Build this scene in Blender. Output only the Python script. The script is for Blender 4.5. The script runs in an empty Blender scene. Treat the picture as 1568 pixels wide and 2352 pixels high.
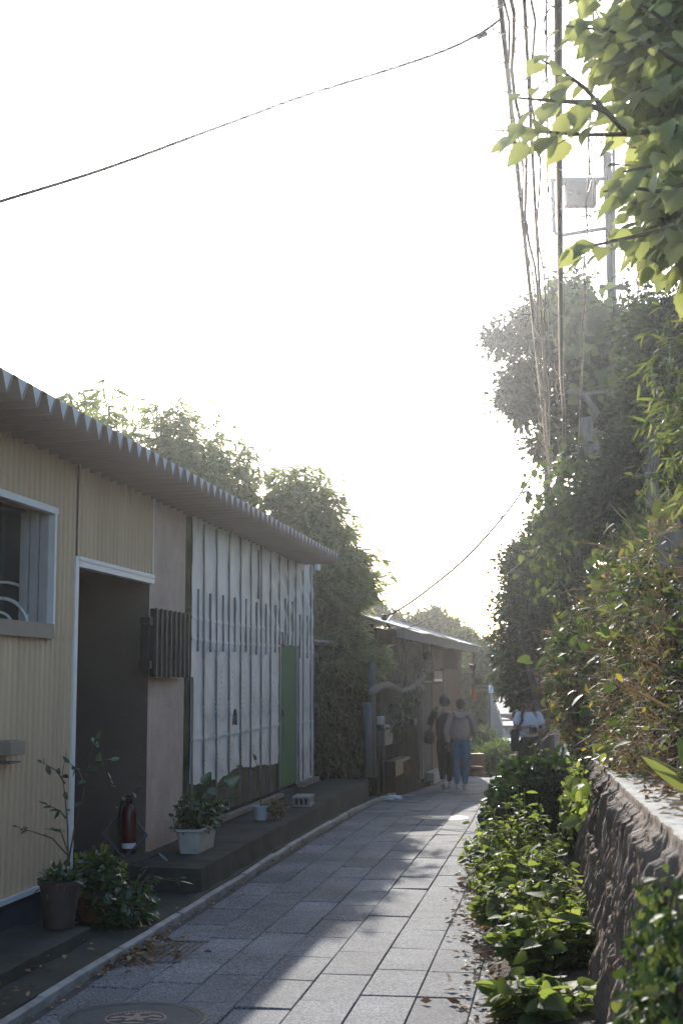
import bpy, bmesh, math, random
import numpy as np
from mathutils import Vector, Matrix, noise as mnoise

rng = np.random.default_rng(11)
random.seed(11)
SC = bpy.context.scene
COL = SC.collection

# ------------------------------------------------------------------ camera, light, exposure
CAM_Z = 1.5
FPX = 3267.0                       # focal length in pixels of a 1568 x 2352 picture
PITCH = math.atan(386.0 / FPX)
cp, sp = math.cos(PITCH), math.sin(PITCH)
cam_d = bpy.data.cameras.new("camera")
cam_d.sensor_fit = 'VERTICAL'
cam_d.sensor_height = 36.0
cam_d.lens = 50.0
cam_d.clip_end = 3000.0
cam_d.dof.use_dof = True
cam_d.dof.focus_distance = 14.0
cam_d.dof.aperture_fstop = 7.0
cam = bpy.data.objects.new("camera", cam_d)
COL.objects.link(cam)
cam.location = (0, 0, CAM_Z)
cam.rotation_euler = (math.pi / 2 + PITCH, 0, 0)
SC.camera = cam

SUN_EL, SUN_AZ = math.radians(22.0), math.radians(-0.8)
w = bpy.data.worlds.new("World")
SC.world = w
w.use_nodes = True
nt = w.node_tree
nt.nodes.clear()
sky = nt.nodes.new("ShaderNodeTexSky")
sky.sky_type = 'NISHITA'
sky.sun_disc = False
sky.sun_elevation = SUN_EL
sky.sun_rotation = SUN_AZ % (2 * math.pi)
sky.air_density = 1.0
sky.dust_density = 1.5
sky.ozone_density = 2.5
bg = nt.nodes.new("ShaderNodeBackground")
bg.inputs[1].default_value = 0.15
wo = nt.nodes.new("ShaderNodeOutputWorld")
nt.links.new(sky.outputs[0], bg.inputs[0])
nt.links.new(bg.outputs[0], wo.inputs[0])
sun_d = bpy.data.lights.new("sun", 'SUN')
sun_d.energy = 2.9
sun_d.angle = math.radians(0.5)
sun_d.color = (1.0, 0.95, 0.87)
sun = bpy.data.objects.new("sun", sun_d)
COL.objects.link(sun)
SUN_DIR = Vector((math.sin(SUN_AZ) * math.cos(SUN_EL), math.cos(SUN_AZ) * math.cos(SUN_EL), math.sin(SUN_EL)))
sun.rotation_euler = (-SUN_DIR).to_track_quat('-Z', 'Y').to_euler()
sun.location = (0, 0, 30)
SC.view_settings.view_transform = 'Standard'
SC.view_settings.look = 'None'
SC.view_settings.gamma = 1.0
SC.view_settings.exposure = 1.35
SC.cycles.max_bounces = 8
SC.cycles.transparent_max_bounces = 8
SC.cycles.volume_bounces = 0
SC.cycles.use_denoising = True
SC.cycles.caustics_reflective = False
SC.cycles.caustics_refractive = False

# ------------------------------------------------------------------ measuring the photograph
def ray(px, py):
    u, v = px - 784.0, py - 1176.0
    return Vector((u, FPX * cp + v * sp, FPX * sp - v * cp))

def at(px, py, Y):
    d = ray(px, py)
    d = d * (Y / d.y)
    return Vector((d.x, d.y, d.z + CAM_Z))

def road_z(Y):
    if Y < 13.0: return 0.0
    if Y < 25.5:
        t = (Y - 13.0) / 12.5
        return -0.52 * (t * t * (3 - 2 * t) * 0.4 + t * 0.6)
    return -0.52

def on_ground(px, py, dz=0.0):
    d = ray(px, py)
    Y = 10.0
    for _ in range(40):
        z = road_z(Y) + dz
        Yn = (z - CAM_Z) / d.z * d.y
        Y = 0.5 * Y + 0.5 * Yn
    return at(px, py, Y)

def on_z(px, py, z):
    d = ray(px, py)
    return at(px, py, (z - CAM_Z) / d.z * d.y)

# the long house front: origin, direction along it, normal towards the lane
WA, WS = -3.187, 0.157
WL = math.sqrt(1 + WS * WS)
WD = Vector((WS / WL, 1 / WL, 0))
WN = Vector((1 / WL, -WS / WL, 0))
WO = Vector((WA, 0, 0))
def W(s, o, z):
    return WO + WD * s + WN * o + Vector((0, 0, z))
def on_wall(px, py, o=0.0):
    d = ray(px, py)
    p0 = WO + WN * o
    c = Vector((0, 0, CAM_Z))
    t = (p0 - c).dot(WN) / d.dot(WN)
    p = c + d * t
    return (p - p0).dot(WD), p.z

# ------------------------------------------------------------------ materials
def new_mat(name):
    m = bpy.data.materials.new(name)
    m.use_nodes = True
    n = m.node_tree
    b = n.nodes["Principled BSDF"]
    return m, n, b

def pbr(name, col, rough=0.8, var=0.25, scale=6.0, bump=0.15, bscale=60.0, metallic=0.0, spec=0.25, col2=None, stretch=(1, 1, 1), island=0.0, bdist=0.01):
    m, n, b = new_mat(name)
    L = n.links.new
    tc = n.nodes.new("ShaderNodeNewGeometry")
    mp = n.nodes.new("ShaderNodeMapping")
    mp.inputs['Scale'].default_value = stretch
    L(tc.outputs['Position'], mp.inputs['Vector'])
    nz = n.nodes.new("ShaderNodeTexNoise")
    nz.inputs['Scale'].default_value = scale
    nz.inputs['Detail'].default_value = 6
    nz.inputs['Roughness'].default_value = 0.65
    L(mp.outputs[0], nz.inputs['Vector'])
    rp = n.nodes.new("ShaderNodeValToRGB")
    c2 = col2 if col2 else tuple(min(1, c * (1 + var)) for c in col)
    c1 = tuple(c * (1 - var) for c in col)
    rp.color_ramp.elements[0].position = 0.3
    rp.color_ramp.elements[1].position = 0.72
    rp.color_ramp.elements[0].color = (*c1, 1)
    rp.color_ramp.elements[1].color = (*c2, 1)
    L(nz.outputs[0], rp.inputs[0])
    out = rp.outputs[0]
    if island:
        mx = n.nodes.new("ShaderNodeMix"); mx.data_type = 'RGBA'; mx.blend_type = 'MULTIPLY'
        mx.inputs[0].default_value = 1.0
        mr = n.nodes.new("ShaderNodeMapRange")
        mr.inputs[3].default_value = 1 - island; mr.inputs[4].default_value = 1 + island
        L(tc.outputs['Random Per Island'], mr.inputs[0])
        L(out, mx.inputs[6]); L(mr.outputs[0], mx.inputs[7])
        out = mx.outputs[2]
    L(out, b.inputs['Base Color'])
    b.inputs['Roughness'].default_value = rough
    b.inputs['Metallic'].default_value = metallic
    b.inputs['Specular IOR Level'].default_value = spec
    if bump:
        bn = n.nodes.new("ShaderNodeTexNoise")
        bn.inputs['Scale'].default_value = bscale
        bn.inputs['Detail'].default_value = 4
        L(mp.outputs[0], bn.inputs['Vector'])
        bp = n.nodes.new("ShaderNodeBump")
        bp.inputs['Strength'].default_value = bump
        bp.inputs['Distance'].default_value = bdist
        L(bn.outputs[0], bp.inputs['Height'])
        L(bp.outputs[0], b.inputs['Normal'])
    return m

def leaf_mat(name, cols, trans=0.4, rough=0.45, spec=0.5, tcol=None):
    """cols: list of colours picked per leaf; trans: share of light let through"""
    m, n, b = new_mat(name)
    L = n.links.new
    ge = n.nodes.new("ShaderNodeNewGeometry")
    rp = n.nodes.new("ShaderNodeValToRGB")
    els = rp.color_ramp.elements
    while len(els) < len(cols): els.new(0.5)
    for i, c in enumerate(cols):
        els[i].position = i / max(1, len(cols) - 1)
        els[i].color = (*c, 1)
    L(ge.outputs['Random Per Island'], rp.inputs[0])
    L(rp.outputs[0], b.inputs['Base Color'])
    b.inputs['Roughness'].default_value = rough
    b.inputs['Specular IOR Level'].default_value = spec
    tr = n.nodes.new("ShaderNodeBsdfTranslucent")
    mx = n.nodes.new("ShaderNodeMix"); mx.data_type = 'RGBA'; mx.blend_type = 'MULTIPLY'
    mx.inputs[0].default_value = 1.0
    mx.inputs[7].default_value = (*(tcol or (1.9, 2.0, 0.9)), 1)
    L(rp.outputs[0], mx.inputs[6])
    L(mx.outputs[2], tr.inputs['Color'])
    ms = n.nodes.new("ShaderNodeMixShader")
    ms.inputs[0].default_value = trans
    L(b.outputs[0], ms.inputs[1]); L(tr.outputs[0], ms.inputs[2])
    L(ms.outputs[0], n.nodes["Material Output"].inputs[0])
    return m

M = {}
M['siding'] = pbr("cream_siding", (0.50, 0.355, 0.225), 0.65, 0.11, 5.0, 0.06, 60, stretch=(1, 1, 0.10))
M['stucco'] = pbr("pink_stucco", (0.54, 0.385, 0.29), 0.95, 0.18, 3, 0.9, 90, bdist=0.012)
M['stucco_shaded'] = pbr("shaded_stucco", (0.135, 0.10, 0.078), 0.95, 0.15, 1.2, 0.5, 90)  # facade stucco darkened: the passage's shade is put into the colour
M['beam'] = pbr("dark_beam", (0.035, 0.04, 0.05), 0.9, 0.2)  # on the roof beam the dark bluish tone holds the eave's shadow
M['trim'] = pbr("white_trim", (0.55, 0.55, 0.55), 0.45, 0.06, 8, 0.02)
M['alu'] = pbr("pinkish_aluminium", (0.36, 0.33, 0.33), 0.45, 0.08, 8, 0.02)
M['sill'] = pbr("brown_sill", (0.22, 0.18, 0.14), 0.6, 0.1)
M['roof'] = pbr("folded_roof_steel", (0.24, 0.175, 0.13), 0.6, 0.14, 2, 0.05, metallic=0.0)
M['roofplate'] = pbr("grey_closure_plate", (0.37, 0.385, 0.425), 0.5, 0.15, 4, 0.05)
M['batten'] = pbr("weathered_batten", (0.20, 0.175, 0.165), 0.9, 0.35, 4, 0.4, 40, stretch=(6, 6, 0.6), spec=0.06)
M['greenpanel'] = pbr("green_panel", (0.025, 0.13, 0.042), 0.75, 0.3, 2.5, 0.1, 30, stretch=(3, 3, 0.6))
M['louvre'] = pbr("black_louvre", (0.012, 0.016, 0.018), 0.6, 0.3, 5, 0.05)
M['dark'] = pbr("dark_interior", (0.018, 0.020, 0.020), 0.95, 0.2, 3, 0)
M['concrete'] = pbr("mossy_concrete", (0.042, 0.044, 0.036), 0.95, 0.45, 2.5, 0.5, 45)
M['concrete_pale'] = pbr("pale_concrete", (0.30, 0.29, 0.26), 0.9, 0.25, 5, 0.4, 60)
M['kerb'] = pbr("kerb_concrete", (0.26, 0.255, 0.24), 0.7, 0.3, 6, 0.3, 60, island=0.12)
M['joint'] = pbr("joint_mortar", (0.07, 0.068, 0.063), 0.95, 0.3, 10, 0.2)
M['soil'] = pbr("soil", (0.085, 0.06, 0.042), 0.95, 0.45, 9, 0.9, 50, bdist=0.03)
M['terrain'] = pbr("terrain_green", (0.05, 0.06, 0.03), 0.95, 0.4, 0.6, 0.5, 4)
M['bark'] = pbr("grey_bark", (0.19, 0.155, 0.13), 0.95, 0.35, 5, 0.8, 30, stretch=(2, 2, 0.5))
M['twig'] = pbr("thin_twig", (0.11, 0.075, 0.05), 0.9, 0.3, 10, 0.2)
M['culm'] = pbr("bamboo_culm", (0.14, 0.17, 0.06), 0.5, 0.3, 6, 0.05)
M['cable'] = pbr("cable_sheath", (0.06, 0.045, 0.045), 0.5, 0.2, 10, 0.0)
M['wirering'] = pbr("hanger_wire", (0.12, 0.085, 0.07), 0.35, 0.2, 10, 0.0, spec=0.7)
M['pole'] = pbr("pole_steel", (0.035, 0.040, 0.048), 0.7, 0.2, 4, 0.1)
M['galv'] = pbr("galvanised_steel", (0.09, 0.10, 0.115), 0.45, 0.2, 6, 0.05, metallic=0.3)
M['cab'] = pbr("brown_grey_cabinet", (0.075, 0.06, 0.053), 0.6, 0.12, 6, 0.05)
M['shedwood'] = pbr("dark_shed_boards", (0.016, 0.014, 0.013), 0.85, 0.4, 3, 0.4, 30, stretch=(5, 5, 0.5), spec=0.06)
M['brownwood'] = pbr("brown_panel_wood", (0.085, 0.040, 0.024), 0.8, 0.35, 3, 0.3, 30, stretch=(6, 6, 0.5), spec=0.06)
M['palewood'] = pbr("pale_old_wood", (0.26, 0.21, 0.17), 0.85, 0.3, 5, 0.3, 40, stretch=(4, 4, 0.7), spec=0.06)
M['shedroof'] = pbr("grey_shed_roof", (0.42, 0.41, 0.39), 0.6, 0.2, 3, 0.15, 30)
M['pvc'] = pbr("grey_pipe", (0.10, 0.108, 0.115), 0.5, 0.15, 6, 0.02)
M['box'] = pbr("grey_meter_box", (0.15, 0.15, 0.145), 0.5, 0.12, 6, 0.02)
M['red'] = pbr("red_enamel", (0.075, 0.007, 0.006), 0.35, 0.12, 8, 0.02, spec=0.5)
M['black'] = pbr("black_rubber", (0.012, 0.012, 0.012), 0.5, 0.2, 8, 0)
M['label'] = pbr("white_label", (0.6, 0.6, 0.57), 0.6, 0.08, 20, 0)
M['pot_brown'] = pbr("brown_plastic_pot", (0.065, 0.045, 0.04), 0.6, 0.2, 6, 0.05)
M['pot_terra'] = pbr("terracotta_pot", (0.15, 0.06, 0.035), 0.75, 0.25, 6, 0.1)
M['pot_white'] = pbr("white_plastic_planter", (0.42, 0.40, 0.36), 0.55, 0.22, 5, 0.05)
M['pot_pale'] = pbr("pale_blue_pot", (0.48, 0.50, 0.52), 0.5, 0.12, 6, 0.02)
M['litter'] = leaf_mat("dry_leaves", [(0.10, 0.055, 0.03), (0.22, 0.14, 0.08), (0.38, 0.28, 0.18), (0.16, 0.09, 0.045)], 0.15, 0.7, 0.2, (1.2, 1.0, 0.7))
M['paper'] = pbr("white_paper", (0.75, 0.76, 0.76), 0.8, 0.08, 12, 0.3)
M['iron'] = pbr("cast_iron", (0.055, 0.06, 0.06), 0.6, 0.3, 12, 0.4, 120, metallic=0.2)
M['skin'] = pbr("skin", (0.40, 0.22, 0.15), 0.55, 0.08, 20, 0)
M['hairblack'] = pbr("black_hair", (0.012, 0.011, 0.011), 0.5, 0.3, 60, 0.6, 120)
M['hairblue'] = pbr("teal_hair", (0.015, 0.05, 0.075), 0.5, 0.3, 60, 0.6, 120)
M['hairbrown'] = pbr("auburn_hair", (0.11, 0.035, 0.018), 0.5, 0.3, 60, 0.6, 120)
M['jacket'] = pbr("taupe_jacket", (0.47, 0.335, 0.285), 0.85, 0.12, 8, 0.5, 14, bdist=0.02)
M['blackcloth'] = pbr("black_cloth", (0.012, 0.013, 0.016), 0.9, 0.25, 8, 0.4, 14, bdist=0.02)
M['jeans'] = pbr("blue_jeans", (0.09, 0.20, 0.30), 0.85, 0.22, 9, 0.4, 20, bdist=0.01)
M['darkjeans'] = pbr("dark_trousers", (0.014, 0.018, 0.026), 0.9, 0.2, 9, 0.3, 20)
M['whitecloth'] = pbr("white_cloth", (0.82, 0.81, 0.84), 0.85, 0.06, 9, 0.5, 12, bdist=0.02)
M['beigecloth'] = pbr("beige_cloth", (0.55, 0.37, 0.29), 0.85, 0.1, 9, 0.5, 12, bdist=0.02)
M['shoe'] = pbr("white_trainers", (0.55, 0.56, 0.55), 0.6, 0.1, 12, 0.05)
M['brownbag'] = pbr("brown_leather", (0.09, 0.035, 0.02), 0.5, 0.2, 12, 0.1)
M['orange'] = pbr("orange_tape", (0.5, 0.17, 0.06), 0.7, 0.1, 12, 0)
M['bench'] = pbr("red_brown_bench_wood", (0.30, 0.165, 0.10), 0.7, 0.2, 6, 0.1)
M['tile'] = pbr("violet_grey_tiles", (0.15, 0.135, 0.15), 0.7, 0.2, 3, 0.3, 8)
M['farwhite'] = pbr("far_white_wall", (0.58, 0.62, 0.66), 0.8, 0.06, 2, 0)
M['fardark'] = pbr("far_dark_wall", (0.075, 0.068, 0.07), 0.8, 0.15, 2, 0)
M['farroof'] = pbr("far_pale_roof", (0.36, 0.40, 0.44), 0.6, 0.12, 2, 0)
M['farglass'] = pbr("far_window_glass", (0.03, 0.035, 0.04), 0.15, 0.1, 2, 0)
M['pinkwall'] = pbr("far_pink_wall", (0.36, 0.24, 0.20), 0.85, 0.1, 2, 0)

# leaves
M['l_dark'] = leaf_mat("evergreen_leaves", [(0.014, 0.026, 0.016), (0.026, 0.044, 0.020), (0.042, 0.066, 0.026)], 0.25, 0.5, 0.18)
M['l_tree'] = leaf_mat("broad_tree_leaves", [(0.014, 0.024, 0.014), (0.026, 0.042, 0.020), (0.050, 0.070, 0.030)], 0.22, 0.5, 0.18)
M['l_pine'] = leaf_mat("pine_needles", [(0.040, 0.060, 0.030), (0.065, 0.090, 0.040)], 0.25, 0.6, 0.18)
M['l_bamboo'] = leaf_mat("bamboo_leaves", [(0.08, 0.10, 0.05), (0.13, 0.15, 0.075), (0.18, 0.20, 0.10), (0.23, 0.21, 0.11)], 0.5, 0.5, 0.18)
M['l_sasa'] = leaf_mat("pale_bamboo_leaves", [(0.06, 0.08, 0.035), (0.10, 0.12, 0.055), (0.15, 0.16, 0.075), (0.19, 0.165, 0.085)], 0.42, 0.55, 0.18)
M['l_mulberry'] = leaf_mat("mulberry_leaves", [(0.11, 0.135, 0.055), (0.16, 0.185, 0.08), (0.22, 0.24, 0.115)], 0.55, 0.5, 0.4, (1.9, 1.8, 1.1))
M['l_ivy'] = leaf_mat("bank_leaves", [(0.022, 0.038, 0.016), (0.042, 0.064, 0.024), (0.070, 0.092, 0.034), (0.12, 0.125, 0.05)], 0.38, 0.6, 0.18)
M['l_yellow'] = leaf_mat("yellowing_leaves", [(0.22, 0.20, 0.04), (0.28, 0.21, 0.05), (0.15, 0.18, 0.04)], 0.5, 0.45, 0.4, (1.7, 1.6, 0.8))
M['l_dry'] = leaf_mat("dry_grass", [(0.20, 0.135, 0.075), (0.30, 0.22, 0.13), (0.13, 0.085, 0.05), (0.22, 0.19, 0.10)], 0.25, 0.7, 0.2, (1.3, 1.1, 0.8))
M['l_weed'] = leaf_mat("fresh_weed_leaves", [(0.065, 0.092, 0.034), (0.105, 0.135, 0.048), (0.155, 0.18, 0.068), (0.21, 0.215, 0.095)], 0.58, 0.6, 0.18)
M['l_hedge'] = leaf_mat("glossy_hedge_leaves", [(0.012, 0.025, 0.012), (0.020, 0.038, 0.016), (0.04, 0.065, 0.022)], 0.25, 0.4, 0.45)
M['l_pot'] = leaf_mat("pot_plant_leaves", [(0.025, 0.05, 0.028), (0.045, 0.08, 0.035), (0.075, 0.11, 0.045)], 0.25, 0.28, 0.6)
M['l_far'] = leaf_mat("far_leaves", [(0.045, 0.07, 0.03), (0.075, 0.11, 0.04), (0.11, 0.14, 0.05)], 0.35, 0.5, 0.18)

# ------------------------------------------------------------------ object helpers
def tag(o, label=None, cat=None, group=None, kind=None):
    if label: o["label"] = label
    if cat: o["category"] = cat
    if group: o["group"] = group
    if kind: o["kind"] = kind
    return o

def thing(name, loc, label, cat, group=None):
    o = bpy.data.objects.new(name, None)
    COL.objects.link(o)
    o.location = loc
    o.empty_display_size = 0.2
    return tag(o, label, cat, group)

def wloc(o):
    v = Vector((0, 0, 0))
    while o is not None:
        v += o.location
        o = o.parent
    return v

def link(name, me, mats, parent=None, origin=None, smooth=False):
    """mesh given in world coordinates; origin moves to the parent's (or the given) place"""
    base = wloc(parent) if parent else (Vector(origin) if origin is not None else Vector((0, 0, 0)))
    if base.length:
        me.transform(Matrix.Translation(-base))
    me.name = name
    if not isinstance(mats, (list, tuple)): mats = [mats]
    while len(me.materials) < len(mats): me.materials.append(None)
    for i, m in enumerate(mats): me.materials[i] = m
    if smooth:
        me.polygons.foreach_set("use_smooth", np.ones(len(me.polygons), dtype=bool))
    o = bpy.data.objects.new(name, me)
    COL.objects.link(o)
    if parent: o.parent = parent
    else: o.location = base
    return o

class MB:
    def __init__(s): s.v = []; s.f = []; s.mi = []
    def add(s, vs, fs, mi=0):
        k = len(s.v)
        s.v += [tuple(x) for x in vs]
        s.f += [tuple(i + k for i in f) for f in fs]
        s.mi += [mi] * len(fs)
    def hexa(s, p, mi=0):
        s.add(p, [(0, 3, 2, 1), (4, 5, 6, 7), (0, 1, 5, 4), (1, 2, 6, 5), (2, 3, 7, 6), (3, 0, 4, 7)], mi)
    def box(s, c, d, rz=0.0, mi=0, R=None):
        if R is None: R = Matrix.Rotation(rz, 3, 'Z')
        c = Vector(c)
        x, y, z = d[0] / 2, d[1] / 2, d[2] / 2
        s.hexa([c + R @ Vector(q) for q in ((-x, -y, -z), (x, -y, -z), (x, y, -z), (-x, y, -z), (-x, -y, z), (x, -y, z), (x, y, z), (-x, y, z))], mi)
    def wbox(s, s0, s1, o0, o1, z0, z1, mi=0, F=None):
        F = F or W
        s.hexa([F(s0, o1, z0), F(s0, o0, z0), F(s1, o0, z0), F(s1, o1, z0), F(s0, o1, z1), F(s0, o0, z1), F(s1, o0, z1), F(s1, o1, z1)], mi)
    def tube(s, pts, rad, n=6, mi=0, cap=True):
        pts = [Vector(p) for p in pts]
        if not hasattr(rad, '__len__'): rad = [rad] * len(pts)
        vs, fs = [], []
        up = Vector((0.13, 0.21, 0.97))
        for i, p in enumerate(pts):
            t = (pts[min(i + 1, len(pts) - 1)] - pts[max(i - 1, 0)]).normalized()
            a = t.cross(up)
            if a.length < 0.05: a = t.cross(Vector((1, 0, 0)))
            a.normalize(); b = t.cross(a)
            for k in range(n):
                q = 2 * math.pi * k / n
                vs.append(p + (a * math.cos(q) + b * math.sin(q)) * rad[i])
        for i in range(len(pts) - 1):
            for k in range(n):
                k2 = (k + 1) % n
                fs.append((i * n + k, i * n + k2, (i + 1) * n + k2, (i + 1) * n + k))
        if cap:
            fs.append(tuple(range(n - 1, -1, -1)))
            fs.append(tuple((len(pts) - 1) * n + k for k in range(n)))
        s.add(vs, fs, mi)
    def lathe(s, prof, c, n=24, mi=0, sx=1.0, sy=1.0, cap=True):
        c = Vector(c); vs, fs = [], []
        for r, z in prof:
            for k in range(n):
                q = 2 * math.pi * k / n
                vs.append(c + Vector((r * sx * math.cos(q), r * sy * math.sin(q), z)))
        for i in range(len(prof) - 1):
            for k in range(n):
                k2 = (k + 1) % n
                fs.append((i * n + k, i * n + k2, (i + 1) * n + k2, (i + 1) * n + k))
        if cap and prof[0][0] > 1e-4: fs.append(tuple(range(n - 1, -1, -1)))
        if cap and prof[-1][0] > 1e-4: fs.append(tuple((len(prof) - 1) * n + k for k in range(n)))
        s.add(vs, fs, mi)
    def ball(s, c, r, n=10, mi=0, sc=(1, 1, 1), R=None):
        c = Vector(c); m = max(4, n // 2); vs = []; fs = []
        R = R or Matrix.Identity(3)
        for i in range(m + 1):
            th = math.pi * i / m
            for k in range(n):
                q = 2 * math.pi * k / n
                vs.append(c + R @ Vector((r * sc[0] * math.sin(th) * math.cos(q), r * sc[1] * math.sin(th) * math.sin(q), -r * sc[2] * math.cos(th))))
        for i in range(m):
            for k in range(n):
                k2 = (k + 1) % n
                fs.append((i * n + k, i * n + k2, (i + 1) * n + k2, (i + 1) * n + k))
        s.add(vs, fs, mi)
    def mesh(s, name):
        me = bpy.data.meshes.new(name)
        me.from_pydata(s.v, [], s.f)
        if any(s.mi): me.polygons.foreach_set("material_index", s.mi)
        me.update()
        return me
    def build(s, name, mats, parent=None, origin=None, smooth=False, bevel=0.0):
        o = link(name, s.mesh(name), mats, parent, origin, smooth)
        if bevel:
            b = o.modifiers.new("bevel", 'BEVEL'); b.width = bevel; b.segments = 2; b.limit_method = 'ANGLE'
        return o

def grid_mesh(name, P):
    """P: array (a, b, 3) of points"""
    a, b = P.shape[:2]
    me = bpy.data.meshes.new(name)
    i = np.arange(a * b).reshape(a, b)
    q = np.stack([i[:-1, :-1], i[1:, :-1], i[1:, 1:], i[:-1, 1:]], -1).reshape(-1, 4)
    me.vertices.add(a * b); me.vertices.foreach_set("co", P.reshape(-1).astype(np.float32))
    me.loops.add(q.size); me.loops.foreach_set("vertex_index", q.reshape(-1).astype(np.int32))
    me.polygons.add(len(q)); me.polygons.foreach_set("loop_start", (np.arange(len(q)) * 4).astype(np.int32))
    me.update(calc_edges=True); me.validate()
    return me

# ------------------------------------------------------------------ leaves
def _half(pts):
    """right-hand outline from base to tip (x, y) with z cup -> folded leaf template"""
    n = len(pts)
    vs = []; fs = []
    mid = [(0, p[1] if 0 < i < n - 1 else p[1], 0.0) for i, p in enumerate(pts)]
    for i, p in enumerate(pts): vs.append((0.0, max(0.0, p[1]) if i else 0.0, -0.10 * (max(0, p[1]) ** 2)))
    r = {}; l = {}
    for i in range(1, n - 1):
        x, y = pts[i]
        zz = 0.22 * abs(x) - 0.10 * max(0, y) ** 2
        r[i] = len(vs); vs.append((x, y, zz))
        l[i] = len(vs); vs.append((-x, y, zz))
    fs.append((0, r[1], 1)); fs.append((0, 1, l[1]))
    for i in range(1, n - 2):
        fs.append((i, r[i], r[i + 1], i + 1)); fs.append((i, i + 1, l[i + 1], l[i]))
    fs.append((n - 2, r[n - 2], n - 1)); fs.append((n - 2, n - 1, l[n - 2]))
    return np.array(vs, dtype=np.float64), fs

TPL = {}
TPL['simple'] = (np.array([(0, 0, 0), (0.25, 0.45, 0.07), (0, 1, -0.06), (-0.25, 0.45, 0.07)], float), [(0, 1, 2), (0, 2, 3)])
TPL['round'] = (np.array([(0, 0, 0), (0.34, 0.25, 0.06), (0.33, 0.7, 0.05), (0, 1, -0.05), (-0.33, 0.7, 0.05), (-0.34, 0.25, 0.06)], float), [(0, 1, 2, 3), (0, 3, 4, 5)])
TPL['oval'] = _half([(0, 0), (0.17, 0.15), (0.25, 0.42), (0.19, 0.72), (0, 1)])
TPL['heart'] = _half([(0, 0), (0.24, -0.10), (0.43, 0.10), (0.42, 0.38), (0.24, 0.70), (0, 1.0)])
TPL['mulberry'] = _half([(0, 0), (0.20, 0.02), (0.33, 0.16), (0.31, 0.22), (0.38, 0.36), (0.33, 0.42), (0.33, 0.56), (0.25, 0.62), (0.22, 0.74), (0.13, 0.82), (0, 1.05)])
TPL['blade'] = (np.array([(0, 0, 0), (0.07, 0.3, 0.03), (-0.07, 0.3, 0.03), (0.055, 0.65, -0.02), (-0.055, 0.65, -0.02), (0, 1, -0.16)], float), [(0, 1, 2), (1, 3, 4, 2), (3, 5, 4)])
TPL['grass'] = (np.array([(-0.02, 0, 0), (0.02, 0, 0), (0.016, 0.5, 0.05), (-0.016, 0.5, 0.05), (0, 1, -0.12)], float), [(0, 1, 2, 3), (3, 2, 4)])
TPL['wide'] = _half([(0, 0), (0.10, 0.2), (0.12, 0.5), (0.07, 0.8), (0, 1.0)])

def unit(a):
    return a / np.maximum(1e-9, np.linalg.norm(a, axis=-1, keepdims=True))

def leaf_arrays(pos, dirs, norms, size, tpl):
    V, F = TPL[tpl]
    d = unit(dirs); sdv = np.cross(d, norms); sdv = unit(sdv + 1e-6); nn = np.cross(sdv, d)
    size = np.broadcast_to(np.asarray(size, float), (len(pos),))
    loc = V[None] * size[:, None, None]
    P = pos[:, None] + loc[..., 0:1] * sdv[:, None] + loc[..., 1:2] * d[:, None] + loc[..., 2:3] * nn[:, None]
    return P, F

def leaf_mesh(name, batches):
    """batches: list of (pos, dirs, norms, size, tpl, material index)"""
    co = []; lv = []; ls = []; lt = []; mi = []
    vb = 0; lb = 0
    for pos, dirs, norms, size, tpl, m in batches:
        if len(pos) == 0: continue
        P, F = leaf_arrays(pos, dirs, norms, size, tpl)
        n, k = P.shape[:2]
        co.append(P.reshape(-1, 3))
        off = vb + np.arange(n) * k
        cnt = np.array([len(f) for f in F]); flat = np.concatenate([np.array(f) for f in F])
        lv.append((off[:, None] + flat[None]).reshape(-1))
        st = np.concatenate([[0], np.cumsum(cnt)[:-1]])
        ls.append((lb + np.arange(n)[:, None] * len(flat) + st[None]).reshape(-1))
        mi.append(np.full(n * len(F), m))
        vb += n * k; lb += n * len(flat)
    co = np.concatenate(co); lv = np.concatenate(lv); ls = np.concatenate(ls); mi = np.concatenate(mi)
    me = bpy.data.meshes.new(name)
    me.vertices.add(len(co)); me.vertices.foreach_set("co", co.reshape(-1).astype(np.float32))
    me.loops.add(len(lv)); me.loops.foreach_set("vertex_index", lv.astype(np.int32))
    me.polygons.add(len(ls)); me.polygons.foreach_set("loop_start", ls.astype(np.int32))
    me.polygons.foreach_set("material_index", mi.astype(np.int32))
    me.polygons.foreach_set("use_smooth", np.ones(len(ls), dtype=bool))
    me.update(calc_edges=True)
    return me

def rvec(n):
    return unit(rng.normal(size=(n, 3)))

def clusters(center, rad, n, surf=0.55):
    """points in an ellipsoid, pushed towards its surface"""
    d = rvec(n)
    r = (surf + (1 - surf) * rng.random((n, 1))) ** 1.0
    r = np.where(rng.random((n, 1)) < 0.25, rng.random((n, 1)) ** 0.5, r)
    return np.array(center)[None] + d * r * np.array(rad)[None]

def foliage(cents, crad, per, size, droop=0.3, tpl='simple', m=0, origin=None, flat=0.8):
    """leaf tufts round cluster centres: each tuft has a spread of leaves pointing outwards and down"""
    n = len(cents) * per
    c = np.repeat(np.asarray(cents, float), per, axis=0)
    crad = np.asarray(crad, float)
    if crad.ndim == 1 and len(crad) == len(cents): cr = np.repeat(crad, per)[:, None]
    else: cr = crad
    g = rng.normal(size=(n, 3)) * 0.5
    g[:, 2] *= flat
    pos = c + g * cr
    out = unit(g + 0.3 * rng.normal(size=(n, 3)))
    out[:, 2] -= droop
    norm = unit(rng.normal(size=(n, 3)) * 0.6 + np.array([0, 0, 1.0]))
    sz = size * (0.65 + 0.7 * rng.random(n))
    return (pos, unit(out), norm, sz, tpl, m)

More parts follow.
